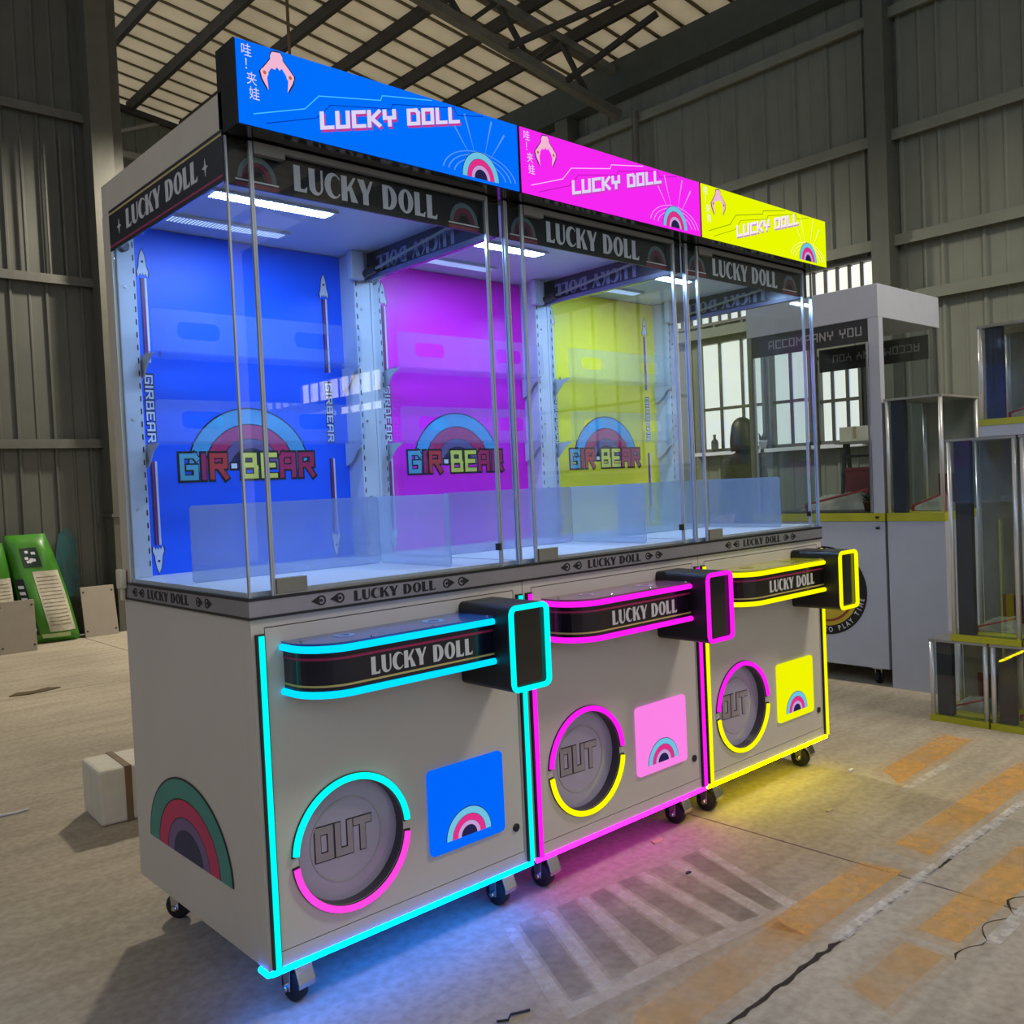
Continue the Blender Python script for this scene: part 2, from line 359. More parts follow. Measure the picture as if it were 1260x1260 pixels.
for x0, x1, y in ((1.25, 1.85, -.735), (1.95, 2.6, -.735), (2.45, 2.85, -.36), (1.5, 2.1, -1.03)):
    patch('chalk_smear', [(x0, y-.02), (x1, y-.018), (x1+.03, y+.016), (x0-.02, y+.018)], M_DUST2, .0014)
tops = [(.70,-.05),(.845,-.05),(.975,-.07),(1.09,-.075),(1.22,-.09),(1.36,-.11),(1.50,-.12)]
bots = [(.53,-.42),(.655,-.45),(.82,-.44),(.99,-.46),(1.13,-.49),(1.25,-.52),(1.34,-.54)]
for (x0, y0), (x1, y1) in zip(tops, bots):
    patch('pale_streak', [(x1-.022, y1), (x1+.022, y1-.01), (x0+.016, y0), (x0-.016, y0+.005)], M_PALE, .0010)  # pale patchy strips fanned across the floor
for (p0, q0), (p1, q1) in zip(zip(tops, bots), list(zip(tops, bots))[1:]):
    f_ = lambda a_, b_, k: (a_[0]+(b_[0]-a_[0])*k, a_[1]+(b_[1]-a_[1])*k)
    patch('dark_bar', [f_(q0, q1, .25), f_(q0, q1, .8), f_(p0, p1, .78), f_(p0, p1, .24)], M_DARKB, .0009)  # darker patchy bars between the pale strips
patch('pale_streak', [(.50,-.47),(1.36,-.57),(1.38,-.53),(.53,-.41)], M_PALE, .0007)

# corrugated sheet panels
PANEL = {}
def wall_panel_mesh(h, wd, m, rib=.022):
    k = (round(h, 3), wd, m.name)
    if k not in PANEL:
        prof = [(0,0),(wd*.40,0),(wd*.43,rib*.35),(wd*.47,rib*.35),(wd*.5,0),(wd*.86,0),(wd*.90,rib),(wd*.965,rib),(wd,0)]
        vs = [(a, -d, zz) for a, d in prof for zz in (0, h)]; n = len(prof)
        me = MB().add(vs, [(2*i, 2*i+2, 2*i+3, 2*i+1) for i in range(n-1)]).mesh('wall_panel'); me.materials.append(m); PANEL[k] = me
    return PANEL[k]
# left wall (faces -y) ends at a column
wl = struct(MB().box(-5.0, 2.1, LY+.01, LY+.08, 0, roof_z(2.1)).build('wall_left', M_WALL))
x = -1.4
while x < 2.05:
    link('wall_panel', wall_panel_mesh(roof_z(2.1)-.02, .31, M_WALL), wl, (x, LY+.005, .01)); x += .31
for z in (4.92, 3.36, 1.82):
    MB().box(-1.5, 2.1, LY-.075, LY-.02, z-.035, z+.035).box(-1.5, 2.1, LY-.085, LY-.07, z-.05, z-.03).build('girt', M_STEEL, wl)
for k, (xx, z0, z1) in enumerate(((1.52, 3.4, 4.65), (1.72, 3.4, 4.6), (1.86, 3.4, 4.7), (1.98, 3.4, 4.75))):
    MB().box(xx-.008, xx+.008, LY-.045, LY-.025, z0, z1).build('vertical_rod', M_STEEL, wl)
# teal paint splash on the wall
decal('paint_patch', [([(.0,0),(.16,.02),(.2,.25),(.18,.55),(.1,.68),(.02,.6),(-.02,.3)], [])], front(1.62, LY-.024, .35), worn('teal paint', (58, 112, 118), .5, 4), wl, 0, .002)
col = MB().box(2.08, 2.28, LY-.26, LY+.02, 0, roof_z(2.2)-.02).box(2.28, 2.44, LY-.05, LY+.02, 0, roof_z(2.44)-.02)
struct(col.build('trim_1', mat('column paint', (90, 90, 82), .5, var=.08)))
MB().box(2.06, 2.30, LY-.28, LY+.0, 1.1, 1.13).build('column_joint', M_STEEL, bpy.data.objects['trim_1'])
ws = struct(MB().box(X0L-.1, X0L, -13, LY+.08, 0, 3.6).build('daylight_block_wall', M_WALL))  # unseen wall, added to cut daylight from the left
# far wall
wb = struct(MB().add([(2.0,FY,0),(RX+.1,FY,0),(RX+.1,FY,roof_z(RX+.1)),(2.0,FY,roof_z(2.0)),(2.0,FY+.1,0),(RX+.1,FY+.1,0),(RX+.1,FY+.1,roof_z(RX+.1)),(2.0,FY+.1,roof_z(2.0))],
     [(0,1,2,3),(4,7,6,5),(0,3,7,4),(1,5,6,2),(3,2,6,7),(0,4,5,1)]).build('wall_back', M_WALLB))
x = 2.05
while x < RX-.3:
    link('wall_panel', wall_panel_mesh(roof_z(x+.31)-.03, .31, M_WALLB), wb, (x, FY-.004, .01)); x += .31
for z in (5.6, 4.9, 3.6):
    MB().box(2.3, RX-.05, FY-.1, FY-.03, z-.04, z+.04).build('girt', M_GALV, wb)
MB().bar((2.5, FY-.12, 5.5), (3.9, FY-.12, 6.1), .04).build('brace_bar', M_GALV, wb)
MB().bar((2.7, FY-.12, 6.2), (2.62, FY-.12, 5.6), .045).build('brace_bar', M_GALV, wb)
MB().bar((2.35, FY-.14, roof_z(2.35)-.12), (RX-.1, FY-.14, roof_z(RX-.1)-.12), .07).build('gable_beam', M_STEELD, wb)
# right wall with windows. (y0, y1, z0, z1, bar spacing, transom z list)
WIN = [(1.76, 4.70, 2.78, 3.12, .118, []), (2.02, 2.46, 1.48, 2.30, .15, [1.88]), (3.02, 3.80, 1.48, 2.62, .26, [1.92]), (2.52, 2.96, 1.48, 2.62, .26, [1.92]),
       (-12.1, -9.6, 2.74, 3.12, .30, []), (-10.9, -9.6, 2.46, 2.64, .3, []), (-6.3, -3.9, 1.35, 3.30, .34, [2.1])]
def zfree(y0, y1, z0, z1):
    iv = [(z0, z1)]
    for (a, b, c, d, *_r) in WIN:
        if a < y1-1e-4 and b > y0+1e-4:
            iv = [seg for s0, s1 in iv for seg in ((s0, min(s1, c)), (max(s0, d), s1)) if seg[1]-seg[0] > .02]
    return iv
wr = link('wall_right', None); ys = sorted({-14.0, FY+.1}|{v for q in WIN for v in q[:2]}); sl = MB()
for y0, y1 in zip(ys, ys[1:]):
    for z0, z1 in zfree(y0, y1, 0, ZE): sl.box(RX+.01, RX+.09, y0, y1, z0, z1)
bpy.data.objects.remove(wr); wr = struct(sl.build('wall_right', M_WALLB, recalc=False))
PR = {}
y = FY-.02
while y > -1.2:
    y0 = y-.33
    for z0, z1 in zfree(y0+.03, y-.03, .01, ZE-.02):
        link('wall_panel', wall_panel_mesh(z1-z0, .33, M_WALLB), wr, (RX+.006, y, z0), (0, 0, -PI/2))
    y = y0
for z in (5.14, 4.10, 3.20, 2.70):
    MB().box(RX-.09, RX-.03, -1.2, FY-.1, z-.04, z+.04).box(RX-.1, RX-.085, -1.2, FY-.1, z-.055, z-.03).build('girt', M_WALLB, wr)
for yy, d in ((1.72, .16), (5.45, .2), (-1.0, .16)):
    MB().box(RX-.2, RX-.02, yy-d/2, yy+d/2, 0, ZE-.05).build('wall_column', mat('column grey', (84, 88, 80), .55, var=.08), wr)
MB().tube([(RX-.12, 4.42, 3.3), (RX-.12, 4.42, 5.2)], .035).build('down_pipe', M_STEEL, wr)
MB().box(RX-.22, RX-.02, -1.2, FY-.1, ZE-.38, ZE-.02).build('eave_beam', mat('eave beam paint', (62, 70, 66), .5), wr)
M_PANE = emit('daylit window pane', (1.0, .98, .86), WINDOW_L)
M_SUNP = emit('sunlit window pane', (1.0, .98, .92), WINDOW_SUN)
M_BARS = mat('window bars', (70, 68, 58), .6)
for i, (y0, y1, z0, z1, sp, tr) in enumerate(WIN):
    f = MB()
    f.box(RX-.02, RX+.08, y0, y1, z0, z0+.03).box(RX-.02, RX+.08, y0, y1, z1-.03, z1).box(RX-.02, RX+.08, y0, y0+.03, z0, z1).box(RX-.02, RX+.08, y1-.03, y1, z0, z1)
    fo = struct(f.build('window_%d' % (i+1), M_STEEL, recalc=False))
    n = max(1, round((y1-y0)/sp)); st = (y1-y0)/n; zs = [z0]+list(tr)+[z1]
    for k in range(n):
        for za, zb in zip(zs, zs[1:]):
            MB().box(RX+.045, RX+.05, y0+k*st+.012, y0+(k+1)*st-.012, za+.012, zb-.012).build('pane', M_PANE if i < 4 or i == 6 else M_SUNP, fo, recalc=False)
        if k: MB().box(RX-.005, RX+.02, y0+k*st-.012, y0+k*st+.012, z0, z1).build('window_bar', M_BARS, fo, recalc=False)
    for zt in tr: MB().box(RX-.01, RX+.04, y0, y1, zt-.014, zt+.014).build('transom', M_BARS, fo, recalc=False)
    if z0 < 2: MB().box(RX-.14, RX+.02, y0-.05, y1+.05, z0-.04, z0-.005).build('window_sill', M_PWHITE, fo)

# roof: sheets with ribs running down the slope, purlins, truss
X0 = -6.0; RL = math.hypot(RX+.2-X0, SL*(RX+.2-X0)); RA = math.atan(SL)
ce = struct(MB().bar((X0, -13, roof_z(X0)-.05), (X0, FY, roof_z(X0)-.05), .2, .3).bar((RX+.12, -13, roof_z(RX+.12)-.02), (RX+.12, FY, roof_z(RX+.12)-.02), .12, .16).build('ceiling', M_STEELD))
M_SHEET = mat('fibreglass roof sheet', (196, 184, 154), .6, var=.12, scale=2.2)
def sheet_shader():
    nt = M_SHEET.node_tree; N = nt.nodes; L = nt.links; b_ = N['Principled BSDF']; o_ = [n for n in N if n.type == 'OUTPUT_MATERIAL'][0]
    tl = N.new('ShaderNodeBsdfTranslucent'); mx = N.new('ShaderNodeMixShader'); mx.inputs[0].default_value = .5
    mu = N.new('ShaderNodeMix'); mu.data_type = 'RGBA'; mu.blend_type = 'MULTIPLY'; mu.inputs[0].default_value = 1.; mu.inputs[7].default_value = (1.0, .90, .76, 1)
    L.new(b_.inputs['Base Color'].links[0].from_socket, mu.inputs[6]); L.new(mu.outputs[2], tl.inputs[0])
    L.new(b_.outputs[0], mx.inputs[1]); L.new(tl.outputs[0], mx.inputs[2]); L.new(mx.outputs[0], o_.inputs['Surface'])
sheet_shader()
prof = []; per = .30; nr = 3
for k in range(nr):
    b0 = k*per; prof += [(b0, .0), (b0+per*.82, 0), (b0+per*.85, .05), (b0+per*.97, .05)]
prof.append((nr*per, 0)); SW = nr*per
me = MB().add([(s_, a, d) for a, d in prof for s_ in (0, RL)], [(2*i, 2*i+1, 2*i+3, 2*i+2) for i in range(len(prof)-1)]).mesh('roof_sheet'); me.materials.append(M_SHEET)
for k in range(-21, 4):
    link('roof_sheet', me, ce, (X0, 7.09+k*SW, roof_z(X0)+.04), (0, RA, 0))
me = MB().box(0, RL, -.017, .017, -.012, .012).mesh('rib_shade_strip'); me.materials.append(mat('rib shade', (104, 94, 72), .7, var=.2))  # dark strips added along the ribs, standing for their shade lines
for k in range(-18, 10):
    if 7.09+k*per < FY-.05: link('rib_shade_strip', me, ce, (X0, 7.09+(k+.91)*per, roof_z(X0)+.045), (0, RA, 0))
for k in range(-8, 7):
    xp = 2.82+k*.672
    if xp < RX-.2: MB().bar((xp, -12.5, roof_z(xp)-.035), (xp, FY-.02, roof_z(xp)-.035), .055, .13).build('purlin', M_STEELD, ce)
TY = 4.62
zb = lambda xx: 5.62-(xx-4.25)*.156
tr = MB().bar((.5, TY, zb(.5)), (6.85, TY, zb(6.85)), .09, .09).bar((.5, TY, roof_z(.5)-.15), (6.85, TY, roof_z(6.85)-.15), .08, .08).build('roof_truss', M_STEEL, ce)
xs = .5; k = 0
while xs < 6.3:
    MB().bar((xs, TY, zb(xs)), (xs+.42, TY, roof_z(xs+.42)-.15), .045).build('truss_web', M_STEELD, tr)
    MB().bar((xs+.42, TY, roof_z(xs+.42)-.15), (xs+.84, TY, zb(xs+.84)), .045).build('truss_web', M_STEELD, tr); xs += .84
MB().bar((5.2, TY, zb(5.2)), (5.9, TY-1.2, roof_z(5.9)-.15), .05).build('truss_web', M_STEELD, tr)
MB().bar((6.0, TY, zb(6.0)), (6.3, TY-1.0, roof_z(6.3)-.15), .05).build('truss_web', M_STEELD, tr)

# high-bay lamp hanging on a rod behind the blue sign
def high_bay(pos, label, watt):
    t = thing('hanging_lamp', label, 'lamp', pos, 0, 'high-bay hall lamps')
    zr = roof_z(pos[0])-pos[2]
    MB().tube([(0,0,.2),(0,0,zr)], .016).build('rod', mat('rusty rod', (112, 92, 62), .7, var=.2), t)
    MB().lathe([(.05,.22),(.06,.14),(.12,.10),(.22,.0),(.225,-.02),(.215,-.02)], n=28).build('lamp_shade', M_GREY, t, smooth=True)
    MB().lathe([(.02,-.012),(.205,-.012),(.205,-.018),(.02,-.018)], n=28).build('lens', emit('lamp lens', (1, .93, .8), 6), t)
    ld = bpy.data.lights.new('lamp_light', 'SPOT'); ld.energy = watt; ld.color = (1, .90, .74); ld.shadow_soft_size = .2 if watt > 1000 else .5; ld.spot_size = math.radians(165); ld.spot_blend = .4
    lo = bpy.data.objects.new('lamp_light', ld); COL.objects.link(lo); lo.parent = t; lo.location = (0, 0, -.06)
high_bay(LAMP_POS, 'hanging hall lamp on a thin rod above and behind the blue sign', LAMP_W)
high_bay(FILL_LAMP_POS, 'added fill lamp hanging out of view over the floor in front of the machines', FILL_LAMP_W)  # second lamp, added out of view to brighten the right floor

# ================================================================== CLAW MACHINES
W, D = .8515, .8047
ZB, ZC0, ZC1, ZL0, ZT = .1355, .958, 1.006, 2.062, 2.157
E_WHITE = emit('backlit white print', lin((226, 224, 250))); E_TEAL = emit('backlit pale blue print', lin((112, 196, 226)))
E_ROSE = emit('backlit rose print', lin((226, 48, 136))); E_VIOL = emit('backlit lilac print', lin((196, 160, 216)))
E_NAVY = emit('backlit navy print', lin((38, 34, 74))); E_PINK = emit('backlit claw pink', lin((246, 186, 214))); E_ORNG = emit('backlit orange', lin((190, 104, 52)))
PRINT = (M_TEAL, M_ROSE, M_VIOL, M_NAVY, M_INK); BACKLIT = (E_TEAL, E_ROSE, E_VIOL, E_NAVY, E_NAVY)
DIMP = (mat('grey teal print', (96, 120, 130), .4), mat('dull rose print', (120, 40, 66), .4), mat('plum print', (70, 44, 70), .4), M_INK, M_INK)
def rainbow(F, cx, cy, R, mats, parent, sy=1., lift=.0, outline=True):
    ed = [1, .76, .52, .36, 0]
    if outline: decal('rainbow_outline', [(ell(cx, cy, R*1.025, R*1.025*sy, 0, PI, 28), [])], F, mats[4], parent, lift, .0006)
    for k in range(4):
        r1 = R*ed[k]*(1 if k == 0 else .975); r0 = R*ed[k+1]
        sh = sector(cx, cy, r0, r1, 0, PI, 26, sy) if r0 > 0 else (ell(cx, cy, r1, r1*sy, 0, PI, 20), [])
        decal('rainbow_band', [sh], F, mats[k], parent, lift+.0006, .0006)
def hsv_emit(n, rgb, s=1.): return emit(n, tuple(rgb), s)
NEON = {'cyan': hsv_emit('cyan neon', (0.0, 1.0, .86), 1.15), 'magenta': hsv_emit('magenta neon', (.95, .012, .80), 1.15), 'yellow': hsv_emit('yellow neon', (.98, .96, .0), 1.15),
        'azure': hsv_emit('azure neon', (0.0, .62, 1.0), 1.3), 'pink': hsv_emit('pink neon', (1.0, .06, .72), 1.1)}
UNDER = {'cyan': hsv_emit('cyan base neon', (.0, .16, 1.0), 46.), 'magenta': hsv_emit('magenta base neon', (1.0, .006, .95), 11.), 'yellow': hsv_emit('yellow base neon', (1.0, .84, .0), 20.)}
def saturate_mat(name, rgb, var=.03): return mat(name, rgb, .42, var=var, scale=5)
CFG = [dict(key='blue', neon='cyan', con='azure', ring=('cyan', 'pink'), back=(0, 98, 255), sign=(0, 112, 255), lite=(0, 104, 255), line=(70, 190, 255), txtsh=(190, 60, 150)),
       dict(key='pink', neon='magenta', con='magenta', ring=('magenta', 'yellow'), back=(255, 22, 222), sign=(248, 40, 244), lite=(255, 132, 232), line=(255, 190, 255), txtsh=(200, 70, 190)),
       dict(key='yellow', neon='yellow', con='yellow', ring=('magenta', 'yellow'), back=(252, 236, 0), sign=(236, 252, 0), lite=(244, 248, 0), line=(120, 150, 20), txtsh=(200, 150, 190))]
LABELS = ['tall claw machine with blue lit sign and cyan neon trim, nearest of the three', 'claw machine with pink lit sign and magenta neon trim, between the other two', 'claw machine with yellow lit sign and yellow neon trim, farthest of the three']
LEDS = emit('white ceiling leds', (.38, .60, 1.0), 620.); LEDS_MIRROR = emit('ceiling led reflection', (.45, .62, 1.0), 2.5)  # second material glows for the mirrored image of the leds

def caster(parent, cx, cy, ang=0.):
    c = MB().box(-.036, .036, -.03, .03, .118, ZB)
    for s in (-1, 1):
        c.add([(s*.020, -.012, .118), (s*.020, .026, .118), (s*.020, .014, .03), (s*.020, -.008, .03), (s*.0235, -.012, .118), (s*.0235, .026, .118), (s*.0235, .014, .03), (s*.0235, -.008, .03)],
              [(0,1,2,3),(4,7,6,5),(0,4,5,1),(1,5,6,2),(2,6,7,3),(3,7,4,0)])
    c.lathe([(.022,.100),(.022,.118)], n=16)
    o = c.build('caster', M_ZINC, parent, bevel=.0012)
    MB().lathe([(.030,-.017),(.037,-.013),(.038,0),(.037,.013),(.030,.017)], (0, .003, .038), 'x', 24).build('wheel', M_RUB, o, smooth=True)
    MB().lathe([(.007,-.033),(.009,-.030),(.009,.030),(.007,.033)], (0, .003, .038), 'x', 10).build('axle_bolt', M_ZINC, o)
    b = MB()
    pr = [(-.018, .112), (-.034, .104), (-.052, .060), (-.050, .048), (-.046, .050), (-.046, .060), (-.030, .098), (-.018, .104)]
    vs = [(sx*.024, y, z) for sx in (-1, 1) for y, z in pr]; n = len(pr)
    b.add(vs, [tuple(range(n)), tuple(range(n, 2*n))[::-1]]+[(i, n+i, n+(i+1) % n, (i+1) % n) for i in range(n)])
    b.box(-.02, .02, -.045, -.028, .100, .112)
    b.build('brake_lever', M_ZINC, o, bevel=.001)
    o.location = (cx, cy, 0); o.rotation_euler = (0, 0, ang)
    return o
def console_outline(off=0., n=10, back=0.0):
    R = .10+off; x0 = .08-off; y1 = -.14-off
    return [(x0, back)]+[(x0+R-R*math.cos(a), y1+R-R*math.sin(a)) for a in [PI/2*i/n for i in range(n+1)]]+[(.62, y1)]
def band_strip(pts, z0, z1, name, m, parent, th=.0015):
    """a thin strip that follows an outline in plan"""
    b = MB(); n = len(pts)
    vs = [(p[0], p[1], z) for p in pts for z in (z0, z1)]
    b.add(vs, [(2*i, 2*i+2, 2*i+3, 2*i+1) for i in range(n-1)])
    return b.build(name, m, parent, recalc=False)
def arrows(F, cx, s, parent):
    out = []
    for k in range(2):
        u = cx+k*.052*s
        out += [(ell(u, 0, .0125, n=16), [ell(u, 0, .0085, n=16)[::-1]]), ([(u-.005*s, -.012), (u-.005*s, .012), (u-.028*s, 0)][::(1 if s > 0 else -1)], []), (ell(u, 0, .004, n=10), [])]
    return out

def machine(i):
    cf = CFG[i]; k = cf['key']
    t = thing('claw_machine', LABELS[i], 'claw machine', (i*W, 0, 0), 0, 'claw machines in a row')
    nm = NEON[cf['neon']]; um = UNDER[cf['neon']]; cm = NEON[cf['con']]
    e = .0015
    # ---- base cabinet
    cab = MB().box(e, W-e, .046, D, ZB, ZC0).build('cabinet', M_WHITE, t, bevel=.002)
    ff = MB().box(e, .034, .0, .046, ZB, ZC0).box(W-.036, W-e, .0, .046, ZB, ZC0).box(.034, W-.036, 0, .046, .936, ZC0).box(.034, W-.036, 0, .046, ZB, .170)
    ff.build('front_frame', M_WHITE, t, recalc=False)
    dr = decal('front_door', [(rect(.0365, W-.0385, .1725, .9335), [ell(.243, .372, .152, n=56)[::-1]])], front(0, .046, 0), M_WHITE, t, 0, .046)
    MB().lathe([(.011, .002), (.012, -.004), (.008, -.006)], (.785, 0, .25), 'y', 18).build('door_lock', M_BLACKM, dr)
    MB().box(.02, W-e, .03, D-.02, ZB-.012, ZB-.001).build('bottom_rail', M_BLACKM, t)
    # ---- neon strips on the front edges
    for xx in (.021, W-.017):
        ch = MB().box(xx-.011, xx+.011, -.008, 0, ZB+.002, .922).build('led_channel', M_BLACKM, t)
        MB().tube([(xx+.001, -.010, ZB+.004), (xx+.001, -.010, .918)], .0072, 8).build('led_strip', nm, ch, smooth=True)
    bs = [(.012, .003, ZB-.009), (W-.006, .003, ZB-.009)]
    if i == 0: bs = [(.003, .045, ZB-.009), (.003, .006, ZB-.009)]+bs
    MB().tube(bs, .0075, 8).build('led_strip', um, t, smooth=True)
    # ---- round prize door
    F = front(0, .0, 0); cx, cz = .243, .372
    FD = front(0, .030, 0)
    pd = decal('prize_door', [(ell(cx, cz, .1518, n=56), [])], FD, mat('smoky door', (168, 162, 190), .2, var=.04, coat=.6), t, -.012, .012)
    decal('prize_door_ring', [annul(cx, cz, .100, .105, 48)], FD, mat('smoky ring', (160, 158, 170), .3), pd, .0, .0012)
    decal('door_well', [annul(cx, cz, .1505, .1519, 56)], FD, mat('dark well', (70, 64, 78), .4), pd, 0., .029)
    lo = xf(tech_text('OUT', .078, .158, .31), 1, 1, .233, .376, -.03); li = xf(tech_text('OUT', .078, .158, .24), 1, 1, .233, .376, -.03)
    decal('lettering_outline', lo, FD, mat('dark outline', (40, 36, 46), .4), pd, .0, .0010); decal('lettering', li, FD, mat('grey lettering', (150, 142, 152), .35), pd, .0015, .0008)
    for a0, a1, c in ((.02, PI-.02, cf['ring'][0]), (PI+.06, 2*PI-.06, cf['ring'][1])):
        rt = .06; pts = [(cx+.1615*math.cos(a0+rt+(a1-a0-2*rt)*j/30), -.006, cz+.1615*math.sin(a0+rt+(a1-a0-2*rt)*j/30)) for j in range(31)]
        ch = decal('ring_channel', [sector(cx, cz, .1525, .171, a0+.03, a1-.03, 40)], F, M_BLACKM, t, -.004, .008)
        MB().tube(pts, .0085, 8).build('led_ring', NEON[c], ch, smooth=True)
    # ---- lit picture panel
    lp = decal('light_panel', [(rrect(.475, .738, .258, .488, .014), [])], F, emit(k+' lit panel', lin(cf['lite'])), t, -.002, .010)
    rainbow((Vector((0, -.0085, 0)), X, Z), .606, .285, .078, BACKLIT, lp, .98)
    # ---- console with joystick shelf
    ol = console_outline(); poly = ol+[(.62, 0)]
    con = MB().prism((poly[::-1], []), (Vector((0,0,0)), X, Y), .772, .893).build('console', mat(k+' console body', {'blue': (9, 15, 40), 'pink': (24, 14, 30), 'yellow': (26, 22, 20)}[k], .2, var=.1, coat=.3), t)  # black gloss body, each tinted with the glow of its neon
    tp = console_outline(.004); MB().prism(((tp+[(.62, 0)])[::-1], []), (Vector((0,0,0)), X, Y), .893, .898).build('console_top', mat(k+' console print', {'blue': (40, 92, 176), 'pink': (132, 84, 120), 'yellow': (186, 180, 40)}[k], .18, var=.25, scale=12, coat=.5), con)
    for ux, uy, r in ((.21, -.06, .026), (.47, -.07, .03)):
        decal('button_ring', [annul(ux, uy, r*.55, r, 28)], ground(0, 0, .898), mat(k+' button ring', {'blue': (120, 160, 220), 'pink': (186, 150, 180), 'yellow': (170, 160, 60)}[k], .3), con, 0, .001)
    for ux, uy in ((.10, -.05), (.24, -.135), (.42, -.135), (.60, -.135)):
        MB().lathe([(.004, .898), (.004, .8995), (.002, .901)], (ux, uy, 0), 'z', 10).build('screw', M_ZINC, con)
    for zz in (.884, .779):
        MB().tube([(p[0], p[1], zz) for p in console_outline(.003, 14)], .0085, 8).build('led_strip', cm, con, smooth=True)
    o2 = console_outline(.0012, 16)
    band_strip(o2, .858, .864, 'pink_stripe', M_PINKS, con); band_strip(o2, .796, .801, 'gold_stripe', M_GOLD, con)
    letter_words('lettering', .042, .31, 0, 0, front(.385, -.1405, .830), M_LET, con, 0, .0012)
    # ---- card box at the right of the console
    bx = MB().prism((rrect(.612, .752, .700, .926, .016), [rrect(.622, .742, .710, .916, .010)[::-1]]), front(0, 0, 0), 0, .205)
    bo = bx.build('card_box', M_BLACKM, t, recalc=False)
    MB().prism((rrect(.622, .742, .710, .916, .010), []), front(0, 0, 0), .0, .200).build('box_face', M_BLACK, bo, recalc=False)
    MB().tube([(p[0], -.207, p[1]) for p in rrect(.618, .746, .706, .920, .016)], .0075, 8, True).build('led_frame', nm, bo, smooth=True)
    # ---- chrome band between base and glass
    tb = MB().box(-.003 if i == 0 else 0, W if i < 2 else W+.003, -.006, D+.001, ZC0, ZC1).build('trim_band', M_CHROME, t)
    for z0, z1 in ((ZC0-.001, ZC0+.005), (ZC1-.006, ZC1+.001)):
        MB().box(-.004 if i == 0 else 0, W, -.0075, D+.002, z0, z1).build('band_edge', M_BLACKM, tb)
    F = front(0, -.006, .982)
    letter_words('lettering', .026, .255, .405, 0, F, M_INK, tb, 0, .0008)
    for a_ in (arrows(F, .185, 1, tb), arrows(F, .622, -1, tb)):
        decal('arrow_mark', a_[:3], F, M_INK, tb, 0, .0008); decal('arrow_mark', a_[3:], F, M_INK, tb, 0, .0008)
    if i == 0:
        F = left(-.003, 0, .982)
        letter_words('lettering', .026, .28, -.47, 0, F, M_INK, tb, 0, .0008)
        for a_ in (arrows(F, -.70, 1, tb), arrows(F, -.22, -1, tb)):
            decal('arrow_mark', a_[:3], F, M_INK, tb, 0, .0008); decal('arrow_mark', a_[3:], F, M_INK, tb, 0, .0008)
        MB().box(-.022, -.004, .765, .80, .99, 1.045).box(-.016, -.006, .775, .79, .955, .992).build('power_plug', mat('ivory plastic', (214, 206, 180), .4), t, bevel=.002)
        rainbow(left(0, 0, 0), -.43, .283, .262, PRINT, cab, .8, .0003)
    for cx_, cy_ in ((.105, .075), (W-.07, .085), (.085, D-.075), (W-.085, D-.075)):
        caster(t, cx_, cy_, .12 if cy_ < .4 else .6)
    # ---- interior shell
    MB().box(.006, W-.006, .02, D-.02, ZC1, ZC1+.012).build('play_floor', M_WHITEI, t)
    cl = MB().box(.006, W-.006, .02, D-.02, 2.052, 2.066).build('ceiling_panel', M_WHITEI, t)
    MB().box(.001, W-.001, .0, D, 2.068, ZT).build('top_box', mat('warm white coat', (194, 186, 172), .45, var=.03), t, bevel=.002)
    MB().box(.001, W-.001, D-.014, D, ZC1, 2.068).build('back_wall', M_WHITE, t)
    for y0, x0, lm_ in ((.335, .13, LEDS), (.60, .12, LEDS_MIRROR)):  # second board is added, standing for the first one's reflection in the back
        bd = MB().box(x0-.01, x0+.37, y0-.008, y0+.056, 2.044, 2.051).build('led_board', M_WHITEI, cl)
        dots = MB()
        for a in range(34):
            for b_ in range(5):
                u = x0+.005+a*.0105; v = y0+.002+b_*.0105; dots.add([(u, v, 2.0435), (u, v+.0052, 2.0435), (u+.0052, v+.0052, 2.0435), (u+.0052, v, 2.0435)], [(0, 1, 2, 3)])
        dots.build('led_dots', lm_, bd, recalc=False)['kind'] = 'stuff'
    bp = MB().box(.066, W-.066, .776, .788, ZC1+.012, 2.05).build('back_panel', saturate_mat(k+' back print', cf['back']), t)
    # prints on the back panel
    F = front(0, .776, 0)
    rainbow(F, .41, 1.325, .205, (mat('sky print', (84, 170, 214), .5), M_ROSE, M_VIOL, M_NAVY, M_INK), bp, .95)
    lw = 'GIR.BEAR'
    cols = [(0, (96, 178, 196)), (1, (170, 40, 96)), (2, (206, 60, 60)), (3, (235, 235, 240)), (4, (236, 226, 92)), (5, (236, 226, 92)), (6, (186, 32, 92)), (7, (176, 28, 84))]
    decal('logo_outline', xf(tech_text(lw, .084, .465, .30), 1, 1, .405, 1.339), F, M_INK, bp, .0014, .0006)
    for j, c in cols:
        decal('logo_letter', xf(tech_text(lw, .080, .46, .19, {j}), 1, 1, .405, 1.339), F, mat('logo %d %d %d' % c, c, .5, var=.03), bp, .0021+.0001*j, .0006)
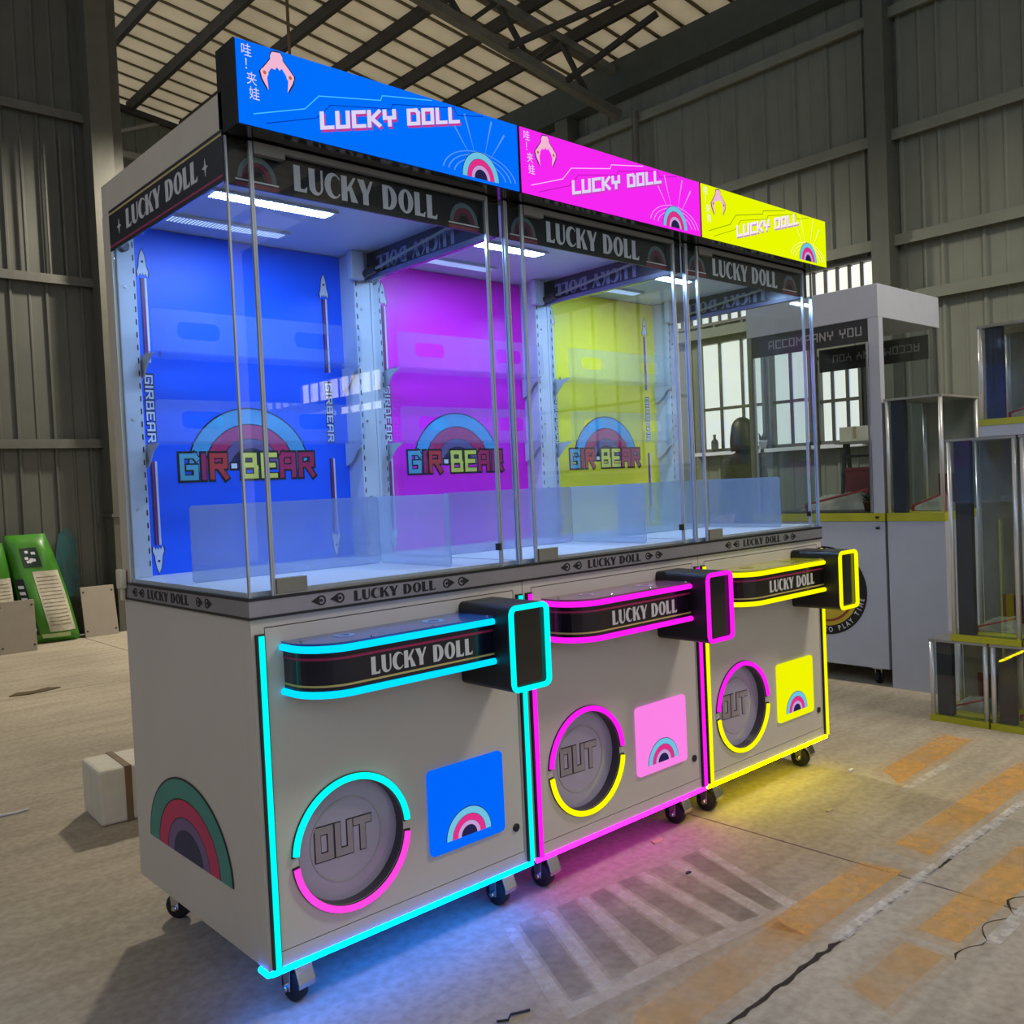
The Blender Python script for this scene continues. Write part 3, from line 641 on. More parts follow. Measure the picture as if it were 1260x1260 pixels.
    for ux in (.097, .708):
        FF = spin(front(ux, .776, 1.515), -PI/2)
        decal('lettering_outline', tech_text('GIRBEAR', .026, .205, .30), FF, M_INK, bp, .0003, .0004); decal('lettering', tech_text('GIRBEAR', .024, .20, .17), FF, M_PWHITE, bp, .0008, .0005)
        for tip, s, ln in ((1.985, -1, .25), (1.024, 1, .25)):
            q = [(ux+a*.011, tip+s*b) for a, b in ((0, 0), (.6, .016), (.9, .036), (1, .05), (1.5, .066), (1.3, .082), (.7, .070), (.4, .078), (0, .068), (-.4, .078), (-.7, .070), (-1.3, .082), (-1.5, .066), (-1, .05), (-.9, .036), (-.6, .016))]
            if s > 0: q = q[::-1]
            c0 = [sum(p[0] for p in q)/len(q), sum(p[1] for p in q)/len(q)]
            decal('rocket_outline', [([(c0[0]+(p[0]-c0[0])*1.22, c0[1]+(p[1]-c0[1])*1.08) for p in q], [])], F, M_INK, bp, .0004, .0004)
            decal('rocket', [(q, [])], F, M_PWHITE, bp, .0009, .0005); decal('rocket_window', [(ell(ux, tip+s*.036, .004, n=10), [])], F, M_NAVY, bp, .0015, .0004)
            a, b = sorted((tip+s*.084, tip+s*(.084+ln)))
            for dx, mm in ((-.0075, M_NAVY), (0, M_PINKS), (.0075, M_PWHITE)):
                decal('rocket_trail', [(rect(ux+dx-.003, ux+dx+.003, a, b), [])], F, mm, bp, .0004, .0004)
    decal('star_mark', [([(.135, 1.668), (.141, 1.678), (.135, 1.690), (.129, 1.678)], [])], F, M_INK, bp, .0004, .0004)
    # ---- corner posts
    for x0, x1, y0, y1 in ((.010, .062, .736, D-.016), (W-.076, W-.012, .690, D-.016)):
        po = MB().box(x0, x1, y0, y1, ZC1+.012, 2.05).build('corner_post', M_WHITEI, t, bevel=.002)
        xs = x1-.006 if x0 < .4 else x0+.008
        sl = MB()
        for j in range(26): sl.box(xs-.0018, xs+.0018, y0-.0008, y0, 1.05+j*.037, 1.066+j*.037)
        sl.build('shelf_slots', M_INK, po, recalc=False)['kind'] = 'stuff'
        for zz in (1.22, 1.48, 1.86): MB().lathe([(.004, y0-.003), (.004, y0)], ((x0+x1)/2-.006, 0, zz), 'y', 10).build('screw', M_ZINC, po)
    MB().box(W-.10, W-.05, .662, .688, 1.955, 2.05).build('strut_bracket', M_WHITEI, t, bevel=.002)
    st = MB().tube([(W-.045, .672, 1.975), (W-.045, .60, 1.982)], .014, 14).build('gas_strut', M_BLACKM, t)
    MB().tube([(W-.045, .60, 1.982), (W-.045, .09, 2.035)], .005, 8).build('strut_rod', M_GREY, st)
    MB().lathe([(.014, .0), (.016, .006), (.010, .012)], (.03, .722, 1.975), 'y', 14).build('post_knob', M_BLACKM, t)
    # ---- shelves of clear acrylic with a front lip
    for zz in (1.405, 1.665):
        sh = MB().box(.066, W-.084, .655, .772, zz, zz+.005).build('shelf', M_ACR, t, recalc=False)
        hs = [rrect(u0, u0+.13, zz+.042, zz+.092, .018)[::-1] for u0 in (.14, .30+.22)]
        decal('shelf_lip', [(rrect(.066, W-.084, zz+.004, zz+.125, .012), hs)], front(0, .655, 0), M_ACR, sh, 0, .004)
        for u in (.068, W-.090):
            MB().prism(([(.772, zz), (.772, zz-.075), (.735, zz-.06), (.70, zz-.022), (.66, zz-.002), (.66, zz)], []), (Vector((u, 0, 0)), Y, Z), 0, .004).build('shelf_bracket', M_WHITEI, sh)
    # ---- milky guard in front of the chute
    gd = decal('chute_guard', [(rrect(.04, .632, ZC1+.013, 1.223, .010), [])], front(0, .40, 0), M_FROST, t, 0, .005)
    decal('guard_side', [(rrect(-.40, -.05, ZC1+.013, 1.223, .010), [])], left(.637, 0, 0), M_FROST, gd, 0, .005)
    # ---- glass
    zt = 2.058
    for x0, x1, nme in ((.004, .062, 'front_glass'), (.067, .776, 'glass_door'), (.782, W-.004, 'front_glass')):
        gp = MB().box(x0, x1, .0, .006, ZC1+.001, zt).build(nme, M_GLASS, t, recalc=False)
        for xx in (x0, x1): MB().box(xx-.0022, xx+.0022, -.001, .007, ZC1+.001, zt).build('glass_edge', M_EDGE, gp, recalc=False)
        if nme == 'glass_door':
            for z0, z1 in ((1.010, 1.046), (2.030, zt)):
                MB().box(.070, .150, -.006, .012, z0, z1).build('hinge_plate', M_GREY, gp, bevel=.001)
            MB().box(.765, .775, -.004, .010, 1.055, 1.075).build('door_latch', M_BLACKM, gp)
            MB().box(.150, .776, -.004, .010, 2.044, zt).build('door_rail', M_GREY, gp)
            MB().box(.067, .776, -.002, .008, ZC1+.001, ZC1+.006).build('door_rail', M_ZINC, gp)
    if i == 0:
        gp = MB().box(.001, .007, .008, .742, ZC1+.001, 1.956).build('side_glass', M_GLASS, t, recalc=False)
        MB().box(.0, .06, .744, D, ZC1, 2.068).build('side_post', mat('warm white coat', (194, 186, 172), .45, var=.03), t)
    gp = MB().box(W-.007, W-.001, .010, .69, ZC1+.001, 1.956).build('side_glass', M_GLASS, t, recalc=False)
    MB().box(W-.008, W, .008, .012, ZC1+.001, 1.956).build('glass_edge', M_EDGE, gp, recalc=False)
    MB().box(W-.012, W-.001, .688, .70, ZC1+.001, 1.956).build('glass_frame', M_WHITEI, gp, recalc=False)
    # ---- black fascia inside the glass
    fa = MB().box(.008, W-.008, .020, .026, 1.957, 2.068).build('fascia', mat('fascia print', (11, 14, 28), .3, var=.05), t)
    F = front(0, .020, 0)
    letter_words('lettering', .062, .435, .402, 2.003, F, mat('white lettering', (226, 228, 240), .4, var=.02), fa, 0, .001)
    for u in (.088, .712):
        rainbow(F, u, 1.977, .050, DIMP, fa, 1.1, 0, False)
        decal('emblem_line', [(rect(u-.055, u+.055, 1.9715, 1.975), [])], F, M_PWHITE, fa, 0, .001)
        decal('emblem_base', [(rect(u-.055, u+.055, 1.958, 1.968), [])], F, DIMP[1], fa, 0, .001)
    fi = MB().box(W-.020, W-.010, .03, .70, 1.957, 2.052).build('side_fascia', mat('inner fascia print', (34, 36, 62), .2, var=.05, coat=.4), t)
    letter_words('lettering', .050, .42, 0, 0, spin(left(W-.020, .42, 2.006), PI), mat('faded lettering', (120, 124, 150), .4), fi, 0, .001)
    MB().box(W-.032, W-.020, .03, .70, 1.957, 1.972).build('fascia_rail', mat('lilac rail', (90, 88, 130), .3), fi)
    if i == 0:
        fs = MB().box(-.002, .001, .004, .744, 1.957, 2.072).build('side_fascia', mat('fascia print', (11, 14, 28), .3), t)
        F = left(-.002, 0, 0)
        letter_words('lettering', .052, .47, -.375, 2.018, F, M_LET, fs, 0, .001)
        decal('gold_stripe', [(rect(-.742, -.006, 2.058, 2.063), [])], F, M_GOLD, fs, 0, .0008); decal('pink_stripe', [(rect(-.742, -.006, 1.966, 1.972), [])], F, M_PINKS, fs, 0, .0008)
        for u in (-.667, -.098):
            decal('star_mark', [([(u+r*math.cos(a), 2.012+r*1.3*math.sin(a)) for a, r in [(PI/4*j, .016 if j % 2 == 0 else .005) for j in range(8)]], [])], F, M_LET, fs, 0, .0008)
    # ---- lit sign
    sg = MB().box(.001, W-.001, -.068, .02, ZL0, 2.25).build('sign', M_BLACK, t)
    F = front(0, -.068, 0)
    sf = decal('sign_face', [(rect(.006, W-.006, ZL0+.003, 2.249), [])], F, emit(k+' lit sign', lin(cf['sign'])), sg, 0, .003)
    T = .0031
    sh = .265
    wht = emit(k+' sign lettering', lin((222, 214, 250) if k != 'yellow' else (250, 236, 246)))
    tx = lambda nme, dx, dz, wd, m_, lf: tech_words(nme, 'LUCKY DOLL', .040, .425, wd, F, m_, sf, lf, .0004, .422+dx, 2.171+dz, sh)
    tx('lettering_shadow', .004, -.005, .22, emit(k+' sign text shade', lin(cf['txtsh'])), T); tx('lettering', 0, 0, .22, wht, T+.0006)
    lm = emit(k+' sign line', lin(cf['line'])); lm2 = emit(k+' sign line dark', lin({'blue': (0, 50, 170), 'pink': (170, 20, 160), 'yellow': (130, 140, 0)}[k]))
    P = [(.041, 2.091), (.171, 2.133), (.21, 2.172), (.385, 2.205), (.391, 2.218), (.545, 2.244)]
    decal('circuit_line', [s for s in stroke(P, .0024)], F, lm, sf, T, .0004); decal('circuit_line', stroke([(a+.03, b-.014) for a, b in P[:5]]+[(.62, 2.243), (.63, 2.225), (.72, 2.244)], .0018), F, lm2, sf, T, .0005)
    for j, (u, v) in enumerate(((.026, 2.226), (.031, 2.196), (.036, 2.166), (.041, 2.134))):
        font_mesh('哇！夹娃'[j], .031, front(u+.004, -.068, v), wht, 'sign_character', sf, T+.0006, .85, .0)
    # claw picture
    cl_ = [(.088, 2.236), (.093, 2.245), (.113, 2.245), (.119, 2.236), (.119, 2.228), (.131, 2.214), (.146, 2.196), (.142, 2.180), (.128, 2.158), (.131, 2.184), (.127, 2.194), (.116, 2.210), (.110, 2.205), (.104, 2.212), (.098, 2.205), (.090, 2.208), (.080, 2.196), (.078, 2.184), (.080, 2.158), (.066, 2.182), (.062, 2.198), (.078, 2.216), (.088, 2.228)]
    cl_ = [(u, v-.002+.12*(u-.104)) for u, v in cl_]
    mx, my = .104, 2.202
    decal('claw_outline', [([(mx+(u-mx)*1.09, my+(v-my)*1.07) for u, v in cl_][::-1], [])], F, E_NAVY, sf, T, .0003); decal('claw_picture', [(cl_[::-1], [])], F, E_PINK, sf, T+.0005, .0003)
    for u, v in ((.072, 2.190), (.136, 2.194)):
        decal('claw_joint', [annul(u, v, .004, .0095, 20)], F, E_PINK, sf, T+.001, .0003); decal('claw_joint', [(ell(u, v, .0045, n=14), [])], F, E_ORNG, sf, T+.001, .0003)
    # rainbow and rings of light at the right end
    hl = emit(k+' sign halo', lin({'blue': (90, 150, 255), 'pink': (240, 150, 255), 'yellow': (250, 250, 150)}[k]))
    decal('sign_halo', [sector(.703, 2.072, r, r+.004, .15, PI-.15, 24, .55) for r in (.09, .11, .128)], F, hl, sf, T, .0002)
    decal('sign_ray', [([(.703+.05*math.cos(a), 2.085+.05*math.sin(a)), (.703+.15*math.cos(a-.02), min(2.246, 2.085+.16*math.sin(a-.02))), (.703+.15*math.cos(a+.02), min(2.246, 2.085+.16*math.sin(a+.02)))], []) for a in (.9, 1.25, 1.9, 2.25)], F, hl, sf, T, .0002)
    rainbow(F, .703, 2.072, .064, BACKLIT, sf, 1.1, T+.0003)
    return t
for i in range(3): machine(i)

# ================================================================== BACKGROUND MACHINES AND CASES
M_COOL = mat('cool white coat', (186, 190, 204), .45, var=.03)
M_POST = mat('satin post', (206, 208, 212), .3, metal=.35, var=.06)
M_YRAIL = mat('olive yellow rail', (178, 178, 40), .45, var=.12, scale=6)
def back_machine():
    t = thing('claw_machine', 'white claw machine with black header and round sticker by the windowed wall', 'claw machine', (4.03, 1.28, 0), -PI/2)
    w_, d_ = .85, .80
    cab = MB().box(.002, w_-.002, .002, d_, .10, .94).build('cabinet', M_COOL, t, bevel=.003)
    MB().box(.0, w_, -.006, d_, .94, .985).build('yellow_rail', M_YRAIL, t)
    MB().box(.02, w_-.02, .02, d_-.02, .985, .992).build('play_floor', mat('dark play floor', (74, 74, 70), .7), t)
    MB().box(.0, w_, .0, d_, 2.082, 2.268).build('top_box', M_COOL, t, bevel=.003)
    fa = MB().box(.004, w_-.004, .004, .016, 1.955, 2.08).build('fascia', mat('dark header', (38, 38, 40), .4), t)
    tech_words('lettering', 'ACCOMPANY YOU', .052, .60, .15, front(0, .004, 0), mat('pale grey lettering', (150, 150, 152), .5), fa, 0, .001, .45, 2.018)
    fb = MB().box(.06, w_-.06, d_-.03, d_-.018, 1.90, 2.05).build('fascia', mat('dark header', (38, 38, 40), .4), t)  # added rear header, its turned lettering stands for a reflection in the glass
    tech_words('lettering', 'ACCOMPANY YOU', .050, .58, .15, spin(front(.45, d_-.03, 1.98), PI), mat('pale grey lettering', (150, 150, 152), .5), fb, 0, .001)
    for x0, x1, y0, y1 in ((w_-.062, w_, 0, .05), (0, .03, 0, .03), (0, .03, d_-.03, d_), (w_-.03, w_, d_-.03, d_)):
        MB().box(x0, x1, y0, y1, .985, 2.082).build('corner_post', M_COOL if x1-x0 > .05 else M_GREY, t)
    MB().tube([(.05, -.004, .99), (.05, -.004, 1.95)], .007).build('chrome_post', M_ZINC, t); MB().tube([(w_-.07, -.004, .99), (w_-.07, -.004, 1.95)], .007).build('chrome_post', M_ZINC, t)
    for b in ((.03, w_-.062, .010, .016), (.03, w_-.03, d_-.016, d_-.010)):
        MB().box(*b, .99, 1.955).build('glass_pane', M_GLASS, t, recalc=False)
    for b in ((.006, .012, .03, d_-.03), (w_-.012, w_-.006, .05, d_-.03)):
        MB().box(*b, .99, 2.08).build('glass_pane', M_GLASS, t, recalc=False)
    for zz in (.955, .895): MB().box(w_-.05, w_-.03, -.010, 0, zz, zz+.012).build('lock_bar', M_BLACKM, t)
    # round sticker with lettering round its rim
    cx, cz, R = .47, .53, .262; F = front(0, .002, 0)
    st = decal('round_sticker', [(ell(cx, cz, R, n=56), [])], F, M_INK, cab, .0003, .0008)
    for r, c, m in ((.80, 'y', mat('sticker yellow', (206, 176, 50), .5)), ):
        decal('sticker_disc', [(ell(cx, cz, R*r, n=48), [])], F, m, cab, .0012, .0006); decal('sticker_ring', [annul(cx, cz, R*.66, R*.71, 40)], F, mat('sticker red', (150, 58, 40), .5), cab, .0019, .0006)
    def arc(txt, a_mid, step, inward):
        n = len(txt)
        for j, ch in enumerate(txt):
            if ch == ' ': continue
            a = a_mid+(j-(n-1)/2)*step
            fr = spin(front(cx+R*.895*math.cos(a), .0009, cz+R*.895*math.sin(a)), a-PI/2 if not inward else a+PI/2)
            font_mesh(ch, .042, fr, M_PWHITE, 'sticker_letter', cab, .0005, .8, .0006)
    arc('READY', PI/2-.25, -.16, False); arc('TIME TO PLAY TIME', -PI/2+.38, .125, True)
    for cx_, cy_ in ((.10, .08), (.75, .08), (.10, .72), (.75, .72)):
        c = MB().box(-.03, .03, -.03, .03, .085, .10).box(-.02, -.016, -.012, .014, .02, .09).box(.016, .02, -.012, .014, .02, .09).build('caster', M_ZINC, t)
        c.location = (cx_, cy_, 0); MB().lathe([(.03, -.014), (.036, -.01), (.036, .01), (.03, .014)], (0, 0, .036), 'x', 18).build('wheel', M_RUB, c)
    return t
back_machine()

def glass_case(name, label, x0, y0, y1, z0, z1, d, base=.035, plinth=.0, kind='case'):
    """a glass case facing -x: chrome posts at the corners, olive rail at the bottom; origin at its lower front right"""
    t = thing(name, label, kind, (x0, y0, z0)); wd = y1-y0; h = z1-z0
    if plinth: MB().box(0, d, 0, wd, 0, plinth).build('plinth', M_COOL, t, bevel=.002)
    MB().box(-.003, d, 0, wd, plinth, plinth+base).build('yellow_rail', M_YRAIL, t)
    for px in (.012, d-.012):
        for py in (.012, wd-.012):
            MB().tube([(px, py, plinth+base), (px, py, h-.012)], .011, 10).build('post', M_POST, t, smooth=True)
    MB().box(.006, .010, .03, wd-.03, plinth+base, h-.012).build('glass_pane', M_GLASS, t, recalc=False)
    for py in (.010, wd-.014): MB().box(.03, d-.03, py, py+.004, plinth+base, h-.012).build('glass_pane', M_GLASS, t, recalc=False)
    MB().box(.0, d, .0, wd, h-.012, h).build('top_plate', mat('smoked top', (150, 150, 146), .4), t)
    MB().box(d-.008, d-.002, .024, wd-.024, plinth+base, h-.012).build('back_plate', mat('case back', (150, 150, 138), .6), t)
    MB().box(.02, .06, wd-.10, wd-.03, plinth+base, h-.012).build('dark_stile', mat('slate stile', (52, 54, 66), .5), t)
    return t
M_RED = mat('red paint', (176, 66, 72), .45, var=.1); M_REDD = mat('dull red board', (112, 44, 46), .6, var=.15)
def cloth_mesh(a, b, h, seed):
    rnd = random.Random(seed); n, m = 14, 10; vs = []; fs = []
    for i in range(n+1):
        for j in range(m+1):
            u, v = i/n, j/m; e_ = min(u, 1-u, v, 1-v)*4
            z = h*min(1, e_)*(.55+.45*rnd.random())*(1-.35*v)
            vs.append((a*(u-.5)+rnd.uniform(-.004, .004), b*(v-.5), z+.001))
    for i in range(n):
        for j in range(m): fs.append((i*(m+1)+j, (i+1)*(m+1)+j, (i+1)*(m+1)+j+1, i*(m+1)+j+1))
    k = len(vs); vs += [(a*(sx-.5), b*(sy-.5), 0) for sx, sy in ((0,0),(1,0),(1,1),(0,1))]; fs.append((k, k+3, k+2, k+1))
    return vs, fs
M_CLOTH = mat('grey plastic sheet', (132, 136, 128), .5, var=.25, scale=14)
def clutter(where, x, y, z, w_, sc_, seed):
    """grey sheet with a red bar resting on it and a dull red board behind, in one glass case"""
    vs, fs = cloth_mesh(.17*sc_, w_, .10*sc_, seed)
    c = MB().add(vs, fs).build('plastic_sheet', M_CLOTH, smooth=True); c.location = (x+.035*sc_, y, z); tag(c, 'crumpled grey plastic sheet lying in '+where, 'sheet', 'crumpled sheets in the glass cases')
    r = MB().bar((0, w_*.36, .03*sc_), (0, -w_*.46, .10*sc_), .014*sc_, .010*sc_).bar((0, w_*.35, .0), (0, w_*.35, .032*sc_), .012*sc_).bar((0, -w_*.45, 0), (0, -w_*.45, .10*sc_), .012*sc_)
    r = r.build('red_bar', M_RED); r.location = (x-.085*sc_, y, z); tag(r, 'sloping red bar on short feet in '+where, 'bar', 'red bars in the glass cases')
    b = MB().box(-.006, .006, -w_*.45, w_*.12, 0, .20*sc_).box(-.008, .008, -w_*.45, w_*.12, .19*sc_, .205*sc_).build('red_board', M_REDD); b.location = (x+.145*sc_, y, z); tag(b, 'dull red board standing upright in '+where, 'board', 'red boards in the glass cases')
# narrow low case joined to the white machine
def side_case():
    t = glass_case('display_case', 'narrow low display case on a white base right of the white claw machine', 4.03, .10, .415, .0, 1.62, .5, .045, .94)
    return t
side_case()
clutter('the narrow case beside the white claw machine', 4.27, .26, .987, .22, 1., 3)
clutter('the white claw machine', 4.32, .84, .993, .50, 1.25, 4)
CASES = [('lower left glass case of the stack', 3.5, -.290, -.020, 0, .40, .36), ('lower right glass case of the stack', 3.5, -.66, -.300, 0, .40, .36),
         ('tall middle glass case of the stack', 3.5, -.440, -.130, .401, 1.36, .36), ('tall right glass case of the stack', 3.5, -.76, -.450, .401, 1.36, .36),
         ('top glass case of the stack', 3.5, -.66, -.285, 1.361, 1.87, .36)]
for k, (lb, x0, y0, y1, z0, z1, d) in enumerate(CASES):
    glass_case('display_case', lb, x0, y0, y1, z0, z1, d, .03, .0 if k < 4 else .05)['group'] = 'stacked glass display cases'
    clutter('the '+lb.split(',')[0], x0+d*.52, (y0+y1)/2, z0+(.03 if k < 4 else .08)+.001, (y1-y0)*.72, .8, 10+k)
# dark folding stand with a carton behind the white machine, and a pot plant inside it
st = thing('folding_stand', 'tall dark folding stand behind the white claw machine', 'stand', (5.3, 1.20, 0))
for s_ in (-1, 1):
    MB().bar((-.20, s_*.12, 0), (-.03, s_*.10, 1.42), .022).build('leg', M_BLACKM, st); MB().bar((.20, s_*.12, 0), (.01, s_*.10, 1.42), .022).build('leg', M_BLACKM, st)
for z in (.25, .55, .85, 1.06, 1.20, 1.33): MB().bar((-.20+.12*z, -.112, z), (-.20+.12*z, .112, z), .04, .018).build('rung', M_BLACKM, st)
MB().box(-.11, .09, -.14, .14, 1.42, 1.435).build('stand_top', M_GREY, st)
cb = MB().box(-.08, .06, -.115, .115, 0, .105).build('carton', mat('off white carton', (206, 204, 188), .7), bevel=.002); cb.location = (5.3, 1.20, 1.4352); tag(cb, 'off-white carton on the tall folding stand behind the white machine', 'box')
pb = cb; MB().box(-.081, .061, -.012, .012, .02, .106).build('tape', mat('parcel tape', (176, 160, 120), .4), cb)
def plant(loc, label, pot_m, leaf_m, s, n, seed):
    t = thing('potted_plant', label, 'plant', loc); rnd = random.Random(seed)
    MB().lathe([(.020*s, 0), (.028*s, .045*s), (.031*s, .045*s), (.031*s, .055*s), (.025*s, .055*s), (.024*s, .048*s)], n=16).build('pot', pot_m, t, smooth=True)
    for k in range(n):
        a = rnd.uniform(0, 2*PI); l = rnd.uniform(.04, .075)*s; e_ = rnd.uniform(.5, 1.3); w_ = .012*s
        d = Vector((math.cos(a)*math.cos(e_), math.sin(a)*math.cos(e_), math.sin(e_))); sd = Vector((-math.sin(a), math.cos(a), 0)); up = sd.cross(d)
        b = Vector((0, 0, .045*s)); pts = [b-sd*.002, b+sd*.002, b+d*l*.5+sd*w_, b+d*l*.5-sd*w_, b+d*l, b+d*l*.5-up*.002]
        MB().add(pts, [(0, 1, 2, 5, 3), (3, 5, 2, 4)]).build('leaf', leaf_m, t, recalc=False)
M_LEAF = mat('dark leaf', (48, 62, 40), .5, var=.2)
plant((4.10, .555, .993), 'small plant in a brown pot inside the white claw machine', mat('brown pot', (92, 52, 44), .6), M_LEAF, 1.1, 14, 2)
plant((RX-.08, 3.02, 1.4751), 'small dark plant in a white pot on the window sill', M_PWHITE, M_LEAF, 1.5, 18, 5)
bt = thing('bottle', 'dark bottle standing on the window sill', 'bottle', (RX-.08, 3.58, 1.4751))
MB().lathe([(.032, 0), (.036, .01), (.036, .10), (.030, .12), (.014, .135), (.013, .16)], n=18).build('bottle_body', mat('grey bottle', (64, 66, 58), .3), bt, smooth=True); MB().lathe([(.016, .16), (.016, .178), (.012, .18)], n=14).build('bottle_cap', M_GREY, bt); MB().lathe([(.0365, .03), (.0365, .085)], n=18).build('bottle_label', M_STEEL, bt)

# ---- person standing by the window, seen dimly through the glass
def person():
    t = thing('person', 'person with dark chin-length hair and dark jacket standing near the window', 'person', (6.15, 2.74, 0), math.radians(152))
    J = {'pel': ((0,0,.92), (.135,.10)), 'waist': ((0,.0,1.06), (.125,.095)), 'chest': ((0,.0,1.26), (.155,.105)), 'shc': ((0,.01,1.37), (.11,.085)), 'neck': ((0,.012,1.44), (.052,.054)), 'neck2': ((0,.0,1.50), (.050,.052)),
         'head0': ((0,-.008,1.555), (.066,.074)), 'head1': ((0,-.006,1.62), (.079,.094)), 'head2': ((0,.0,1.685), (.066,.080))}
    E_ = [('pel','waist'),('waist','chest'),('chest','shc'),('shc','neck'),('neck','neck2'),('neck2','head0'),('head0','head1'),('head1','head2')]
    for s, n in ((-1, 'l'), (1, 'r')):
        J['sh'+n] = ((s*.155, .01, 1.345), (.062,.062)); J['el'+n] = ((s*.20, .02, 1.08), (.046,.046)); J['wr'+n] = ((s*.19, -.07, .86), (.030,.032)); J['pa'+n] = ((s*.185, -.09, .79), (.026,.038))
        J['hip'+n] = ((s*.085, 0, .86), (.088,.092)); J['kn'+n] = ((s*.095, -.012, .48), (.058,.060)); J['an'+n] = ((s*.10, .015, .09), (.040,.042)); J['to'+n] = ((s*.11, -.12, .036), (.042,.030))
        E_ += [('shc','sh'+n),('sh'+n,'el'+n),('el'+n,'wr'+n),('wr'+n,'pa'+n),('pel','hip'+n),('hip'+n,'kn'+n),('kn'+n,'an'+n),('an'+n,'to'+n)]
        for q, (dx, l) in enumerate(((-.020, .062), (-.007, .072), (.007, .069), (.020, .055))):
            a = 'f%s%d' % (n, q); J[a+'a'] = ((s*.184+.0, -.094+dx, .74), (.0085,.0085)); J[a+'b'] = ((s*.178, -.100+dx, .74-l*.55), (.008,.008)); J[a+'c'] = ((s*.168, -.104+dx, .74-l), (.007,.007))
            E_ += [('pa'+n, a+'a'), (a+'a', a+'b'), (a+'b', a+'c')]
        J['t%sa' % n] = ((s*.175, -.130, .775), (.0095,.0095)); J['t%sb' % n] = ((s*.165, -.142, .735), (.0085,.0085)); E_ += [('pa'+n, 't%sa' % n), ('t%sa' % n, 't%sb' % n)]
    ks = list(J); me = bpy.data.meshes.new('body'); me.from_pydata([J[k][0] for k in ks], [(ks.index(a), ks.index(b)) for a, b in E_], [])
    o = link('body', me, t); sk = o.modifiers.new('skin', 'SKIN'); sk.use_smooth_shade = True
    for k, v in zip(ks, me.skin_vertices[0].data): v.radius = J[k][1]; v.use_root = (k == 'pel')
    sb = o.modifiers.new('sub', 'SUBSURF'); sb.levels = 2; sb.render_levels = 2
    dg = bpy.context.evaluated_depsgraph_get(); m2 = bpy.data.meshes.new_from_object(o.evaluated_get(dg)); o.modifiers.clear(); o.data = m2; m2.name = 'body'
    m2.materials.clear()
    for mm in (mat('skin', (196, 150, 122), .55, var=.06), mat('dark jacket', (44, 46, 44), .8, var=.2), mat('dark trousers', (36, 38, 46), .8, var=.2), M_RUB): m2.materials.append(mm)
    for p in m2.polygons:
        z = p.center.z; p.use_smooth = True
        p.material_index = 0 if z > 1.455 or (z < .875 and abs(p.center.x) > .135 and z > .6) else 1 if z > .88 else 3 if z < .085 else 2
    # hair shell over the back and sides of the head, chin length
    n, m_ = 22, 12; vs = []; fs = []
    for i in range(n+1):
        a = math.radians(-65+310*i/n)          # opening to the front (-y)
        for j in range(m_+1):
            v = j/m_; ph = v*1.0
            if ph < .45: q = ph/.45*PI/2; r = math.sin(q); z = 1.645+.108*math.cos(q)
            else: r = 1+.16*math.sin((ph-.45)/.55*PI*.8); z = 1.645-(ph-.45)/.55*.20
            vs.append((math.cos(a)*.094*r, math.sin(a)*.112*r+.004, z))
    for i in range(n):
        for j in range(m_): fs.append((i*(m_+1)+j, (i+1)*(m_+1)+j, (i+1)*(m_+1)+j+1, i*(m_+1)+j+1))
    h = MB().add(vs, fs).build('hair', mat('dark hair', (30, 26, 22), .5, var=.3, scale=60), t, smooth=True)
    so = h.modifiers.new('thick', 'SOLIDIFY'); so.thickness = .012
    skin = MATS['skin']; hd = o
    MB().tube([(0,-.098,1.625), (0,-.108,1.60), (0,-.116,1.588), (0,-.100,1.582)], [.006,.009,.012,.008], 8).build('nose', skin, t, smooth=True)
    for s in (-1, 1):
        MB().lathe([(.002,-.010),(.010,-.006),(.012,0),(.010,.006),(.002,.010)], (s*.030, -.086, 1.628), 'x', 12).build('eye', M_PWHITE, t, smooth=True)
        MB().lathe([(.003,-.004),(.006,-.001),(.003,.002)], (s*.030, -.097, 1.628), 'y', 10).build('pupil', M_INK, t, smooth=True)
        MB().tube([(s*.018,-.094,1.648), (s*.032,-.093,1.652), (s*.044,-.084,1.647)], .0035, 6).build('eyebrow', MATS['dark hair'], t)
        MB().lathe([(.006,-.006),(.020,-.003),(.022,.002),(.010,.006)], (s*.080, .004, 1.615), 'x', 14).build('ear', skin, t, smooth=True)
    MB().tube([(-.022,-.084,1.555), (0,-.092,1.553), (.022,-.084,1.555)], [.004,.006,.004], 8).build('mouth', mat('lips', (158, 92, 84), .5), t, smooth=True)
    MB().tube([(math.cos(a)*.064, math.sin(a)*.062+.012, 1.448) for a in [2*PI*k/18 for k in range(18)]], .012, 8, True).build('collar', MATS['dark jacket'], t, smooth=True)
person()

